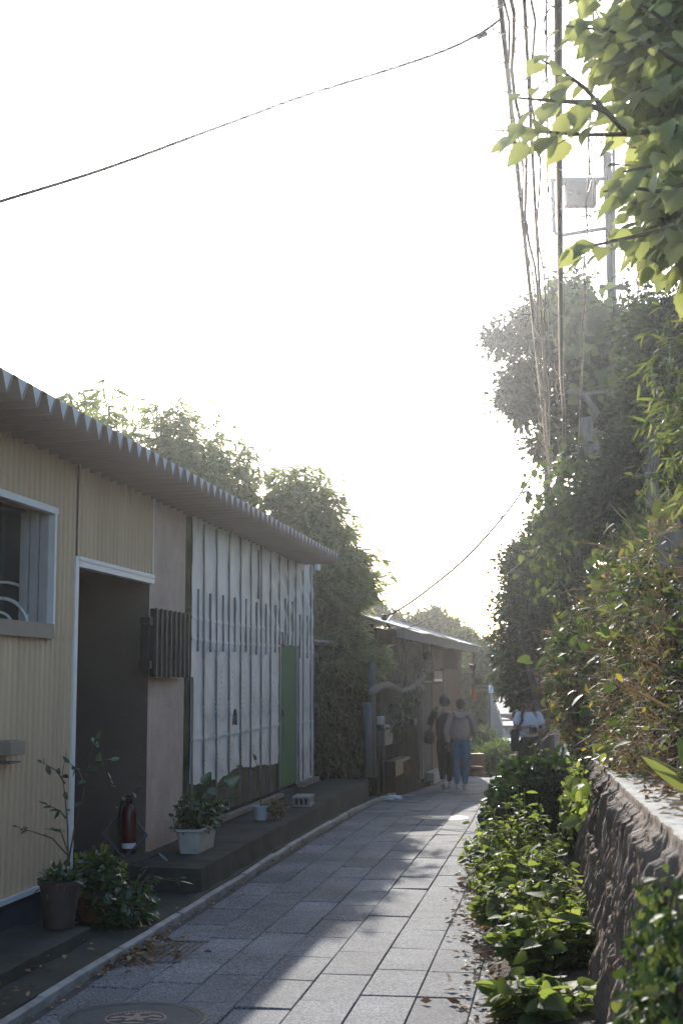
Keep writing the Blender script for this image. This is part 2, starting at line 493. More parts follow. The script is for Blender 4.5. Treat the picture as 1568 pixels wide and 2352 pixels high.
def stem_pts(p0, p1, n=6, wob=0.05, sag=0.0):
    p0, p1 = Vector(p0), Vector(p1)
    out = []
    for i in range(n + 1):
        t = i / n
        q = p0.lerp(p1, t)
        if 0 < i < n:
            q += Vector((random.gauss(0, wob), random.gauss(0, wob), random.gauss(0, wob * 0.5)))
        q.z -= sag * 4 * t * (1 - t)
        out.append(q)
    return out
# ================================================================== SETTING
_RY = [-20, 14, 17, 19, 21, 24.3, 27, 30]
_RZ = [0, 0, -0.04, -0.11, -0.20, -0.36, -0.42, -0.42]
def road_z(Y):
    return float(np.interp(Y, _RY, _RZ))
CREST = 28.8
def fbm(x, y, z=0.0, oct=4, lac=2.0, gain=0.5):
    a, s, f = 1.0, 0.0, 1.0
    for _ in range(oct):
        s += a * mnoise.noise(Vector((x * f, y * f, z * f)))
        a *= gain; f *= lac
    return s

# kerb line, read from the photograph on the sloping lane
_kpix = [(77, 2305), (177, 2241), (287, 2172), (400, 2105), (505, 2043), (651, 1951), (769, 1885), (871, 1832), (924, 1814), (971, 1802), (1016, 1786)]
_kp = [on_ground(x, y, 0.05) for x, y in _kpix]
_kY = [-6.0, 2.0] + [p.y for p in _kp] + [40.0]
_x0 = _kp[0].x
_kX = [_x0 - WS * (_kp[0].y + 6.0), _x0 - WS * (_kp[0].y - 2.0)] + [p.x for p in _kp] + [_kp[-1].x + 0.19 * (40 - _kp[-1].y)]
_sY = np.arange(-6, 40.01, 0.25)
_sX = np.interp(_sY, _kY, _kX)
_ker = np.ones(13) / 13
_sX = np.convolve(np.pad(_sX, 6, mode='reflect', reflect_type='odd'), _ker, mode='valid')
def kerb_x(Y):
    return float(np.interp(Y, _sY, _sX))
def wall_x(Y):                                  # foot of the stone retaining wall
    x = 0.219 + 0.143 * Y
    if Y > 17.5: x += 0.12 * (Y - 17.5) ** 1.5
    return x
def wall_top(Y):
    return 1.04 - 0.026 * (Y - 4.2)
def bed_edge(Y):
    return min(0.66 + 0.075 * (Y - 6.5) + 0.2 * max(0.0, Y - 11.5), wall_x(Y)) + 0.05 * mnoise.noise(Vector((Y * 1.7, 3.1, 0))) + 0.025 * mnoise.noise(Vector((Y * 7.0, 9.1, 0)))

def terrain_z(X, Y):
    z = road_z(Y) - 0.06
    if Y > CREST + 0.2:
        d = Y - CREST - 0.2
        drop = min(0.42 * d, 3.4 + 0.02 * d)
        if X < kerb_x(min(Y, 40)) - 0.2 and Y < 36: drop *= max(0.0, min(1.0, (Y - 33) / 3.0))
        z -= drop
    if X > 9 and Y < 26:
        z += min(2.8, (X - 9) * 0.8)
    return z
ys = np.concatenate([np.arange(-8, 60, 0.6), np.geomspace(60, 900, 24)])
xs = np.concatenate([-np.geomspace(400, 12, 14), np.arange(-11, 16, 0.6), np.geomspace(16.2, 400, 14)])
P = np.array([[(x, y, terrain_z(x, y)) for y in ys] for x in xs])
o = link("ground", grid_mesh("ground", P), M['terrain'], smooth=True)
tag(o, kind="structure")

# lane: granite pavers, one island each, on a mortar sheet
mp_ = pbr("granite_paver", (0.160, 0.163, 0.172), 0.85, 0.26, 1.6, 0.55, 130, island=0.17, bdist=0.006, spec=0.15)
_n = mp_.node_tree; _b = _n.nodes["Principled BSDF"]
_g = _n.nodes.new("ShaderNodeNewGeometry"); _sn = _n.nodes.new("ShaderNodeTexNoise")
_sn.inputs['Scale'].default_value = 95; _sn.inputs['Detail'].default_value = 3
_n.links.new(_g.outputs['Position'], _sn.inputs['Vector'])
_cr = _n.nodes.new("ShaderNodeValToRGB")
_cr.color_ramp.elements[0].position = 0.36; _cr.color_ramp.elements[0].color = (0.42, 0.42, 0.43, 1)
_cr.color_ramp.elements[1].position = 0.66; _cr.color_ramp.elements[1].color = (1.7, 1.67, 1.62, 1)
_n.links.new(_sn.outputs[0], _cr.inputs[0])
_mx = _n.nodes.new("ShaderNodeMix"); _mx.data_type = 'RGBA'; _mx.blend_type = 'MULTIPLY'; _mx.inputs[0].default_value = 1
_src = _b.inputs['Base Color'].links[0].from_socket
_n.links.new(_src, _mx.inputs[6]); _n.links.new(_cr.outputs[0], _mx.inputs[7]); _n.links.new(_mx.outputs[2], _b.inputs['Base Color'])
M['paver'] = mp_

def lane(u, Y):
    """u metres right of the kerb face, square to the lane; -> point on the lane surface"""
    dx = (kerb_x(Y + 0.5) - kerb_x(Y - 0.5))
    n = Vector((1, -dx, 0)).normalized()
    x, y = kerb_x(Y) + n.x * u, Y + n.y * u
    return Vector((x, y, road_z(y)))
pv = MB()
for c in range(21):
    u0 = 0.06 + c * 0.27
    Y = 3.0 - (0.31 if c % 2 else 0.0) - (0.13 * ((c * 7) % 3))
    while Y < CREST:
        ln = 0.60 * random.choice([1, 1, 1, 1.02])
        Y1 = Y + ln
        cx = lane(u0 + 0.13, (Y + Y1) / 2)
        lim = wall_x(cx.y) + 0.05 if cx.y < 17.5 else 5.2
        if cx.x < lim and Y1 < CREST + 0.45:
            g = 0.0032
            h = random.gauss(0, 0.0016); t1 = random.gauss(0, 0.0012); t2 = random.gauss(0, 0.0012)
            q = []
            for (uu, yy, k) in ((u0 + g, Y + g, -t1 - t2), (u0 + 0.27 - g, Y + g, t1 - t2), (u0 + 0.27 - g, Y1 - g, t1 + t2), (u0 + g, Y1 - g, -t1 + t2)):
                p = lane(uu, yy); p.z += h + k; q.append(p)
            c0 = sum(q, Vector()) / 4
            inn = [p + (c0 - p).normalized() * 0.006 + Vector((0, 0, 0.004)) for p in q]
            low = [p - Vector((0, 0, 0.02)) for p in q]
            pv.add(low + q + inn, [(8, 9, 10, 11), (4, 5, 9, 8), (5, 6, 10, 9), (6, 7, 11, 10), (7, 4, 8, 11), (0, 1, 5, 4), (1, 2, 6, 5), (2, 3, 7, 6), (3, 0, 4, 7)])
        Y = Y1
o = pv.build("paved_lane", M['paver']); tag(o, kind="structure")
P = np.array([[tuple(lane(u, y) + Vector((0, 0, -0.007))) for y in np.arange(2.5, CREST + 0.2, 0.3)] for u in np.linspace(-0.02, 5.6, 12)])
o = link("lane_bedding", grid_mesh("lane_bedding", P), M['joint']); tag(o, kind="structure")
# steps that carry the lane down past its crest
st = MB()
for i in range(9):
    y0 = CREST + 0.25 + i * 0.36
    x0 = kerb_x(min(y0, 39))
    st.box((x0 + 2.0, y0 + 0.19, -0.42 - 0.16 * (i + 1) - 0.2), (4.6, 0.38, 0.4), -0.18)
o = st.build("steps", M['concrete_pale']); tag(o, kind="structure")

# kerb: a row of thin edging stones
kb = MB()
Y = 2.0
while Y < CREST - 0.2:
    Y1 = Y + 0.6
    a0, a1 = lane(0.0, Y + 0.004), lane(0.0, Y1 - 0.004)
    b0, b1 = lane(-0.04, Y + 0.004), lane(-0.04, Y1 - 0.004)
    h = 0.050 + random.gauss(0, 0.003); h2 = h + random.gauss(0, 0.003)
    jl = Vector((random.gauss(0, 0.003), 0, 0))
    lo = [p + jl - Vector((0, 0, 0.05)) for p in (a0, a1, b1, b0)]
    hi = [a0 + jl + Vector((0, 0, h - 0.008)), a1 + jl + Vector((0, 0, h2 - 0.008)), b1 + jl + Vector((0, 0, h2)), b0 + jl + Vector((0, 0, h))]
    kb.hexa(lo + hi)
    Y = Y1
o = kb.build("kerb_strip", M['kerb'], bevel=0.006); tag(o, kind="structure")
# mossy strip between kerb and house
P = np.array([[(lambda p: (p.x, p.y, p.z + 0.042 + 0.012 * mnoise.noise(p * 3) + (0.03 if k > 6 else 0)))(lane(-0.042, y).lerp(W(y * WL, -0.2, road_z(y)), k / 9)) for y in np.arange(2.0, 20.6, 0.2)] for k in range(10)])
o = link("side_strip_path", grid_mesh("side_strip_path", P), M['concrete'], smooth=True); tag(o, kind="structure")

# plinth along the house front
s_pl0 = 10.18 * WL
pl = MB()
NP = 24
ss = np.linspace(s_pl0, 19.35, NP)
def pl_o(s): return float(np.interp(s, [s_pl0, 19.4], [0.64, 0.56]))
for i in range(NP - 1):
    a, b = ss[i], ss[i + 1]
    za, zb = road_z(a), road_z(b)
    pl.hexa([W(a, pl_o(a), za - 0.1), W(a, -0.1, za - 0.1), W(b, -0.1, zb - 0.1), W(b, pl_o(b), zb - 0.1),
             W(a, pl_o(a) - 0.015, 0.2 + random.gauss(0, .002)), W(a, -0.1, 0.21), W(b, -0.1, 0.21), W(b, pl_o(b) - 0.015, 0.2)])
o = pl.build("plinth_pavement", M['concrete']); tag(o, kind="structure")

# planting bed along the wall: rough soil
yy = np.arange(2.5, 17.6, 0.1)
P = []
for k in range(9):
    row = []
    for y in yy:
        e = bed_edge(y); x = e + (wall_x(y) + 0.1 - e) * k / 8
        z = road_z(y) + (0.004 if k == 0 else 0.03 + 0.012 * k) + 0.02 * fbm(x * 6, y * 6)
        if k == 0: z = road_z(y) - 0.004
        row.append((x, y, z))
    P.append(row)
o = link("planting_bed_ground", grid_mesh("planting_bed_ground", np.array(P)), M['soil'], smooth=True); tag(o, kind="structure")

# ================================================================== THE LONG HOUSE
S = lambda x, y, o=0.0: on_wall(x, y, o)
s_door0 = S(167, 1500)[0]; s_door1 = S(342, 1500)[0]
s_stu1 = S(425, 1400)[0]; s_wr0 = S(437, 1400)[0]; s_wr1 = S(718, 1500)[0]
s_win1 = S(113, 1300)[0]; s_win0 = 5.0
z_base = S(95, 2029)[1]; z_win0 = S(57, 1440)[1]; z_win1 = S(60, 1152)[1]
z_lint = S(250, 1308)[1]; z_wall = 2.95
z_seam = S(140, 1459)[1]
z_sillw = S(560, 1852)[1]
z_eave = S(398, 1100, 0.45)[1]
print("HOUSE", s_door0, s_door1, s_stu1, s_wr0, s_wr1, s_win1, 'z', z_base, z_win0, z_win1, z_lint, z_seam, z_sillw, z_eave, S(440, 1190), S(718, 1293))
house = thing("long_house", W(12, 0, 0), "long single-storey house with cream ribbed siding, white wrapped end wall and folded metal roof", "house")
S_A, S_B = 2.6, s_wr1
# backing walls
wl = MB()
for (a, b, z0, z1) in ((S_A, s_win0, 0.1, z_wall), (s_win0, s_win1, 0.1, z_win0), (s_win0, s_win1, z_win1, z_wall), (s_win1, s_door0, 0.1, z_wall), (s_door0, s_door1, z_lint, z_wall)):
    wl.wbox(a, b, -0.16, -0.004, z0, z1)
wl.build("wall", M['siding'], house)
def rib_panel(mb, s0, s1, z0, z1, off=0.0, pitch=0.085, dep=0.013):
    pr = []
    k0 = math.floor(s0 / pitch)
    for k in range(k0, int(s1 / pitch) + 2):
        for f, d in ((0.0, 0), (0.12, 1), (0.5, 1), (0.62, 0)):
            s = (k + f) * pitch
            if s0 <= s <= s1: pr.append((s, d))
    pr = [(s0, pr[0][1])] + pr + [(s1, pr[-1][1])]
    vs = []; fs = []
    for s, d in pr:
        vs += [W(s, off + 0.002 + d * dep, z0), W(s, off + 0.002 + d * dep, z1)]
    for i in range(len(pr) - 1):
        fs.append((2 * i, 2 * i + 2, 2 * i + 3, 2 * i + 1))
    mb.add(vs, fs)
rp_ = MB()
rib_panel(rp_, S_A, s_win0, z_base, z_wall)
rib_panel(rp_, s_win0, s_win1 + 0.02, z_base, z_win0)
rib_panel(rp_, s_win0, s_win1 + 0.02, z_win1, z_wall, 0.004)
rib_panel(rp_, s_win1 + 0.02, s_door0, z_base, z_seam)
rib_panel(rp_, s_win1 + 0.02, s_door0, z_seam - 0.02, z_wall, 0.004)
rib_panel(rp_, s_door0, s_door1, z_lint, z_wall, 0.004)
rp_.build("siding", M['siding'], house)
b = MB(); b.wbox(S_A, s_door0, -0.1, 0.035, z_base - 0.03, z_base); b.build("drip_trim", M['trim'], house)
b = MB(); b.wbox(S_A, s_door0 - 0.01, -0.15, 0.005, -0.05, z_base - 0.03); b.build("base_wall", M['beam'], house)
# window
wf = MB()
wf.wbox(s_win0, s_win1 + 0.03, 0.0, 0.045, z_win1 - 0.03, z_win1 + 0.012)
wf.wbox(s_win1 - 0.012, s_win1 + 0.02, 0.0, 0.04, z_win0 - 0.03, z_win1 - 0.03)
win = wf.build("window", M['trim'], house)
b = MB(); b.wbox(s_win0, s_win1 - 0.012, 0.0, 0.05, z_win0 - 0.06, z_win0 + 0.03); b.build("sill", M['sill'], win)
b = MB()
for i, (o0, o1) in enumerate(((-0.05, 0.0), (-0.105, -0.058), (-0.16, -0.113))):
    b.wbox(s_win1 - 0.03 - 0.022 * i, s_win1 - 0.012, o0, o1, z_win0 + 0.03, z_win1 - 0.03)
b.build("sash_frame", M['alu'], win)
m_gl, _n, _b = new_mat("window_glass")
_tr = _n.nodes.new("ShaderNodeBsdfTransparent"); _gl = _n.nodes.new("ShaderNodeBsdfGlossy"); _ms = _n.nodes.new("ShaderNodeMixShader")
_gl.inputs['Roughness'].default_value = 0.05; _ms.inputs[0].default_value = 0.05
_n.links.new(_tr.outputs[0], _ms.inputs[1]); _n.links.new(_gl.outputs[0], _ms.inputs[2]); _n.links.new(_ms.outputs[0], _n.nodes["Material Output"].inputs[0])
b = MB(); b.wbox(s_win0, s_win1 - 0.075, -0.142, -0.136, z_win0 + 0.03, z_win1 - 0.03); b.build("pane", m_gl, win)
# room behind the window and the passage behind the doorway
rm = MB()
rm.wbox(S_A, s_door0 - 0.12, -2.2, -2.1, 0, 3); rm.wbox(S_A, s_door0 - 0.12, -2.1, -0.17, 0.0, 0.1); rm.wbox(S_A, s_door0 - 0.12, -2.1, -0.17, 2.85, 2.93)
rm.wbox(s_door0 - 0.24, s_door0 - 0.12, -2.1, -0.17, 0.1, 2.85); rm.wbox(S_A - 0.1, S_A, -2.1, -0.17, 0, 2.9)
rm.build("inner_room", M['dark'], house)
z_fl = 0.22
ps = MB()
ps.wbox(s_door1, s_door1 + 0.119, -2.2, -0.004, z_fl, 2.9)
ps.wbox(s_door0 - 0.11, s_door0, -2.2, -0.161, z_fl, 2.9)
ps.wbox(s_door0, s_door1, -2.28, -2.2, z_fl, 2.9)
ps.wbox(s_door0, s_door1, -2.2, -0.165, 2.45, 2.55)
ps.build("passage_wall", M['stucco_shaded'], house)
b = MB(); b.wbox(s_door0, s_door1, -2.2, 0.13, -0.05, z_fl); b.build("doorstep", M['concrete'], house)
b = MB()
b.wbox(s_door0 - 0.055, s_door0 + 0.012, -0.02, 0.03, z_base - 0.03, z_lint + 0.03)
b.wbox(s_door0 + 0.012, s_door1 + 0.02, -0.02, 0.032, z_lint - 0.035, z_lint + 0.035)
b.wbox(s_door0 + 0.012, s_door1 + 0.02, 0.033, 0.037, z_lint + 0.005, z_lint + 0.02)
b.wbox(s_door1 - 0.0, s_door1 + 0.02, 0.0, 0.026, z_lint + 0.035, z_wall - 0.05)
b.build("door_frame", M['trim'], house, bevel=0.003)
# stucco strip
b = MB(); b.wbox(s_door1, s_door1 + 0.12, -0.003, 0.0, 0.2, z_wall); b.wbox(s_door1 + 0.12, s_stu1, -0.16, 0.0, 0.2, z_wall); b.build("stucco_wall", M['stucco'], house)
b = MB(); b.wbox(s_stu1, s_wr0, -0.16, -0.05, 0.2, z_wall); b.build("corner_gap", M['beam'], house)  # dark strip filling the gap, the shade in it given as colour
# timber wall under the wrap
mw = pbr("mouldy_board_wall", (0.12, 0.095, 0.06), 0.95, 0.5, 4, 0.5, 40, col2=(0.17, 0.155, 0.09), stretch=(4, 4, 0.8))
b = MB(); b.wbox(s_wr0, s_wr1 - 0.03, -0.16, -0.004, 0.3, z_wall); b.build("board_wall", mw, house)
b = MB(); b.wbox(s_wr0, s_wr1 - 0.03, -0.16, -0.03, 0.15, 0.3); b.build("footing", M['concrete'], house)
# end wall and rear
b = MB(); b.wbox(s_wr1 - 0.03, s_wr1, -2.3, -0.01, 0.1, 2.93); b.wbox(S_A, s_wr1, -2.38, -2.3, 0.1, 2.8); b.build("end_wall", M['shedwood'], house)
# house wrap: wrinkled white sheet, torn along its foot and once in the middle
ns, nz_ = 420, 190
sa = np.linspace(s_wr0, s_wr1, ns)
z_wt = 2.94
_foot = [(437, 1800), (462, 1803), (463.5, 1793), (492, 1790), (493, 1800), (520, 1775), (522, 1775), (548, 1760), (572, 1763), (596, 1757), (617, 1757), (640, 1752), (641, 1795), (680, 1795), (684, 1795), (720, 1784)]
_fs = [S(x, y)[0] for x, y in _foot]; _fz = [S(x, y)[1] for x, y in _foot]
P = np.zeros((ns, nz_, 3))
s_mid = S(596, 1300)[0]
for i, s in enumerate(sa):
    zf = float(np.interp(s, _fs, _fz)) + 0.018 * mnoise.noise(Vector((s * 6, 0, 5))) + 0.012 * mnoise.noise(Vector((s * 19, 0, 5)))
    for j in range(nz_):
        z = zf + (z_wt - zf) * j / (nz_ - 1)
        d = 0.004 * fbm(s * 3, z * 3, 1.0, 3)
        t = max(0.0, (z - 1.7) / 1.2)
        if s > s_mid:      # fan of diagonal folds on the far upper part
            d += 0.010 * min(1, t * 1.4) * math.sin((s * 2.2 + z * 5.0) * 4.2 + 2.0 * fbm(s * 1.2, z * 1.2, 4.0, 2)) * min(1, (s - s_mid) * 1.5)
            d += 0.005 * mnoise.noise(Vector(((s + z) * 14, (s - z) * 3, 2)))
        else:
            d += 0.004 * t * math.sin((s * 2.0 - z * 3.0) * 3.5 + 2 * fbm(s, z, 7.0, 2))
        low = max(0.0, (1.1 - z))
        d += 0.007 * low * math.sin((s * 1.5 + z * 4) * 5 + 2 * fbm(s * 2, z * 2, 3, 2))
        for zs in (0.99, 1.84, 2.02):
            zz = z - zs - 0.012 * math.sin(s * 1.3)
            if 0 < zz < 0.03: d += 0.004
            if 0 < zz < 0.12: d += 0.006 * (1 - zz / 0.12) * abs(mnoise.noise(Vector((s * 9, zs, 0))))
        P[i, j] = W(s, 0.014 + d, z)
wr = grid_mesh("house_wrap", P)
# cut the door-shaped tear and the green doorway out of the sheet
hs, hz = S(536, 1660); gs0 = S(640, 1600)[0]; gs1 = S(680, 1600)[0]; gz1 = S(660, 1482)[1]
bm = bmesh.new(); bm.from_mesh(wr)
kill = []
for f in bm.faces:
    c = f.calc_center_median(); s = (c - WO).dot(WD); z = c.z
    u = (s - hs) / 0.105; v = (z - hz + 0.02)
    if 0 < v < 0.155 * (1 - min(1, abs(u)) ** 2.2) ** 0.6 and abs(u) < 1: kill.append(f)
    if gs0 < s < gs1 and z < gz1: kill.append(f)
bmesh.ops.delete(bm, geom=kill, context='FACES')
bm.to_mesh(wr); bm.free()
mwr, n, bb = new_mat("white_house_wrap")
L = n.links.new
ge = n.nodes.new("ShaderNodeNewGeometry")
nzn = n.nodes.new("ShaderNodeTexNoise"); nzn.inputs['Scale'].default_value = 3.0; nzn.inputs['Detail'].default_value = 8
L(ge.outputs['Position'], nzn.inputs['Vector'])
rr = n.nodes.new("ShaderNodeValToRGB")
rr.color_ramp.elements[0].position = 0.3; rr.color_ramp.elements[0].color = (0.44, 0.42, 0.39, 1)
rr.color_ramp.elements[1].position = 0.62; rr.color_ramp.elements[1].color = (0.60, 0.58, 0.545, 1)
L(nzn.outputs[0], rr.inputs[0]); L(rr.outputs[0], bb.inputs['Base Color'])
bb.inputs['Roughness'].default_value = 0.55
bb.inputs['Specular IOR Level'].default_value = 0.35
# faded blue printed marks on the sheet: rings of short strokes and slanting strokes, too worn to read
pm = MB()
def stroke(s, z, ds, dz, wd):
    if z < float(np.interp(s, _fs, _fz)) + 0.06: return
    l = math.hypot(ds, dz); nx, nz2 = -dz / l * wd, ds / l * wd
    o_ = 0.034
    pm.add([W(s - nx, o_, z - nz2), W(s + nx, o_, z + nz2), W(s + ds + nx, o_, z + dz + nz2), W(s + ds - nx, o_, z + dz - nz2)], [(0, 1, 2, 3)])
long_px = [463.3, 492.8, 521.6, 548.4, 572, 595.7, 617.3]
for row, (zc, rr_) in enumerate(((1.42, 0.26), (0.72, 0.24))):
    for ci, pxc in enumerate((478, 506, 535, 560, 584, 607)):
        sc_ = S(pxc + (6 if row else 0), 1600)[0] - 0.05
        for k in range(16):
            a = math.radians(205 + k * 8.5) if row == 0 else math.radians(50 + k * 8.5)
            if random.random() < 0.25: continue
            ca, sa_ = math.cos(a), math.sin(a)
            stroke(sc_ + rr_ * ca, zc + rr_ * sa_ + 0.03 * row, 0.05 * ca, 0.05 * sa_, 0.006)
        for k in range(9):
            if random.random() < 0.3: continue
            stroke(sc_ + 0.30 + k * 0.012, zc - 0.25 + k * 0.05 - 0.1 * row, 0.035, 0.012, 0.007)
        if row == 0:
            for k in range(14):
                if random.random() < 0.35: continue
                a = math.radians(30 + k * 9)
                stroke(sc_ + rr_ * math.cos(a), zc + 0.14 + rr_ * math.sin(a) * 0.8, 0.045 * math.cos(a), 0.045 * math.sin(a), 0.006)
bm = bmesh.new(); bm.from_mesh(wr)
for f in pm.f:
    bm.faces.new([bm.verts.new(pm.v[i]) for i in f]).material_index = 1
bm.to_mesh(wr); bm.free()
wrap = link("house_wrap", wr, [mwr, pbr("faded_blue_print", (0.17, 0.30, 0.42), 0.7, 0.15, 8, 0)], house, smooth=True)
# battens
def batten(x0, y0, x1, y1, wd=0.0075):
    s0, z1 = S(x0, y0); s1, z0 = S(x1, y1)
    b = MB()
    n = 5; vs = []
    for i in range(n + 1):
        t = i / n; s = s0 + (s1 - s0) * t + random.gauss(0, 0.0025); z = z1 + (z0 - z1) * t; o1 = 0.029 + random.gauss(0, 0.001)
        vs += [W(s - wd, 0.012, z), W(s + wd, 0.012, z), W(s + wd, o1, z), W(s - wd, o1, z)]
    fs = []
    for i in range(n):
        for k in range(4): fs.append((4 * i + k, 4 * i + (k + 1) % 4, 4 * i + 4 + (k + 1) % 4, 4 * i + 4 + k))
    fs += [(3, 2, 1, 0), (4 * n, 4 * n + 1, 4 * n + 2, 4 * n + 3)]
    b.add(vs, fs); b.build("batten", M['batten'], house)
tops = lambda x: 1192 + (x - 440) * (1294 - 1192) / (718 - 440) + 4
bots = lambda x: 1890 - (x - 462) * 0.40
batten(436.5, 1555, 435, 1893)
for x in long_px: batten(x, tops(x), x - 1.5, bots(x) - 6)
for x in (637.5, 657.7): batten(x, tops(x), x, 1482)
batten(637.5, 1484, 637, 1815, 0.012); batten(681.5, 1484, 682, 1796, 0.016)
batten(674.9, tops(675), 674.9, 1484)
for x in (692, 709.4): batten(x, tops(x), x, bots(x) - 8)
batten(716.5, tops(716), 716.5, bots(716) - 8)
C2 = lambda x, y: (402.2 + x * 0.2199, 1149.2 + y * 0.2199)
for x, ya, yb in ((217, 925, 1580), (347, 975, 1585), (480, 990, 1580), (604, 1015, 1583), (720, 1030, 1583), (832, 1065, 1610), (930, 1080, 1610), (1028, 1095, 1590), (1133, 1025, 1505), (1207, 1060, 1530), (1286, 1195, 1650), (1363, 1205, 1650), (852, 520, 1030)):
    batten(*C2(x, ya), *C2(x - 2, yb), 0.011)
batten(*C2(1098, 1375), *C2(1110, 1530), 0.014)
# green door panel
b = MB(); b.wbox(gs0 + 0.02, gs1 - 0.02, -0.002, 0.008, S(660, 1803)[1], gz1 - 0.01); gp = b.build("green_panel", M['greenpanel'], house)
b = MB(); b.wbox(gs0 + 0.0, gs0 + 0.018, 0.0, 0.02, S(640, 1815)[1], gz1); b.build("panel_edge", M['alu'], gp)
b = MB(); b.wbox(gs1 - 0.018, gs1, 0.0, 0.02, S(680, 1800)[1], gz1); b.build("panel_edge", M['alu'], gp)
b = MB(); sl, zl = S(644, 1640); b.wbox(sl + .06, sl + 0.075, 0.009, 0.03, zl - 0.03, zl + 0.05); b.build("latch", M['galv'], gp)
# lower sill boards
b = MB(); b.wbox(S(488, 1876)[0], gs0 - 0.02, -0.002, 0.075, z_sillw - 0.045, z_sillw); b.build("foot_board", M['palewood'], house, bevel=0.004)
b = MB(); b.wbox(gs1 + 0.05, s_wr1 + 0.05, -0.002, 0.085, z_sillw - 0.02, z_sillw + 0.035); b.build("foot_board", M['palewood'], house, bevel=0.004)
b = MB(); b.wbox(gs0 - 0.02, gs1 + 0.05, -0.03, 0.01, 0.2, z_sillw + 0.0); b.build("threshold", M['beam'], house)
b = MB(); b.wbox(s_wr1 - 0.18, s_wr1 + 0.05, 0.056, 0.09, 2.88, 2.955); b.build("gutter_end", M['trim'], house)
# louvre screen on the stucco
sl0, sl1 = S(359, 1480, 0.10)[0], S(436, 1480, 0.10)[0]
zl0, zl1 = S(398, 1555, 0.10)[1], S(398, 1404, 0.10)[1]
b = MB(); b.wbox(sl0, sl1, 0.05, 0.085, zl0, zl1)
lv = b.build("louvre_screen", M['louvre'], house)
b = MB()
for k in range(8):
    s = sl0 + 0.01 + (sl1 - sl0 - 0.05) * k / 7
    b.wbox(s, s + 0.028, 0.086, 0.102, zl0 - 0.005, zl1 + 0.005)
b.build("louvre_slat", pbr("worn_black_slat", (0.03, 0.035, 0.036), 0.55, 0.3, 6, 0.05), lv)
b = MB(); b.wbox(sl0 - 0.08, sl0 - 0.02, 0.0, 0.06, zl0 + 0.06, zl1 - 0.07); b.wbox(sl0 - 0.1, sl0 - 0.02, 0.0, 0.08, zl0 + 0.06, zl0 + 0.12); b.wbox(sl0 - 0.1, sl0 - 0.02, 0.0, 0.08, zl1 - 0.12, zl1 - 0.07); b.build("bracket", M['black'], lv)
# beam and folded roof
b = MB(); b.wbox(S_A, s_wr1, -0.1, 0.05, 2.955, 3.02); b.build("wall_plate", M['beam'], house)  # beam under the roof, its shadow put into the dark colour
O_F, O_B = 0.47, -2.5
R_SL = 0.035                                     # rises towards the lane
def roof_z(o_, d): return z_eave + (o_ - 0.45) * R_SL + d * 0.10
RP = 0.2
pr = []
s = S_A
s_r1 = S(775, 1280, 0.45)[0]
while s < s_r1:
    pr += [(s, 0), (s + 0.025, 0), (s + 0.085, 1), (s + 0.14, 1), (s + RP - 0.001, 0)]; s += RP
vs = []; fs = []
for s, d in pr:
    for o_, dz in ((O_F, 0), (O_B, 0), (O_F, 0.004), (O_B, 0.004)):
        vs.append(W(s, o_, roof_z(o_, d) + dz))
for i in range(len(pr) - 1):
    a, b_ = 4 * i, 4 * i + 4
    fs += [(a, b_, b_ + 1, a + 1), (a + 2, a + 3, b_ + 3, b_ + 2), (a, a + 2, b_ + 2, b_), (a + 1, b_ + 1, b_ + 3, a + 3)]
b = MB(); b.add(vs, fs)
s = S_A
while s < s_r1 - 0.25:
    t0, t1 = s + 0.14, s + RP + 0.085
    o_ = O_F - 0.012
    z0, z1 = roof_z(o_, 0) + 0.008, roof_z(o_, 1) + 0.006
    b.hexa([W(t0 + 0.055, o_, z0), W(t0 + 0.055, o_ - 0.004, z0), W(t1 - 0.055, o_ - 0.004, z0), W(t1 - 0.055, o_, z0), W(t0 + 0.004, o_ + 0.006, z1), W(t0 + 0.004, o_ - 0.004, z1), W(t1 - 0.004, o_ - 0.004, z1), W(t1 - 0.004, o_ + 0.006, z1)], 1)
    s += RP
roof = b.build("roof", [M['roof'], M['roofplate']], house)
# box beside the window
sx, zx = S(6, 1724)
bx = thing("wall_bracket_box", W(sx, 0.05, zx), "small weathered brown box on a metal bracket, fixed on the cream siding", "box")
b = MB(); b.wbox(sx - 0.2, sx + 0.02, 0.02, 0.13, zx - 0.02, zx + 0.06); b.build("body", M['sill'], bx, bevel=0.006)
b = MB(); b.wbox(sx - 0.2, sx - 0.02, 0.015, 0.03, zx - 0.065, zx - 0.02); b.wbox(sx - 0.18, sx - 0.02, 0.03, 0.12, zx - 0.065, zx - 0.055); b.build("bracket", M['galv'], bx)
# hose coil seen inside the window
hz0 = S(0, 1500)[1]
hc = at(-5, 1440, S(-5, 1440, -0.27)[0] / WL + 0.04)
hose = MB()
for k, r in enumerate((0.09, 0.175, 0.18, 0.28)):
    hose.tube([hc + Vector((r * math.cos(a), 0.03 * k, r * math.sin(a))) for a in np.linspace(0, 2 * math.pi, 40)], 0.009, 6)
o = hose.build("hose_coil", pbr("pale_hose", (0.62, 0.62, 0.58), 0.5, 0.1), origin=hc, smooth=True)
tag(o, "pale hose loops standing inside the dark window of the cream house", "hose")
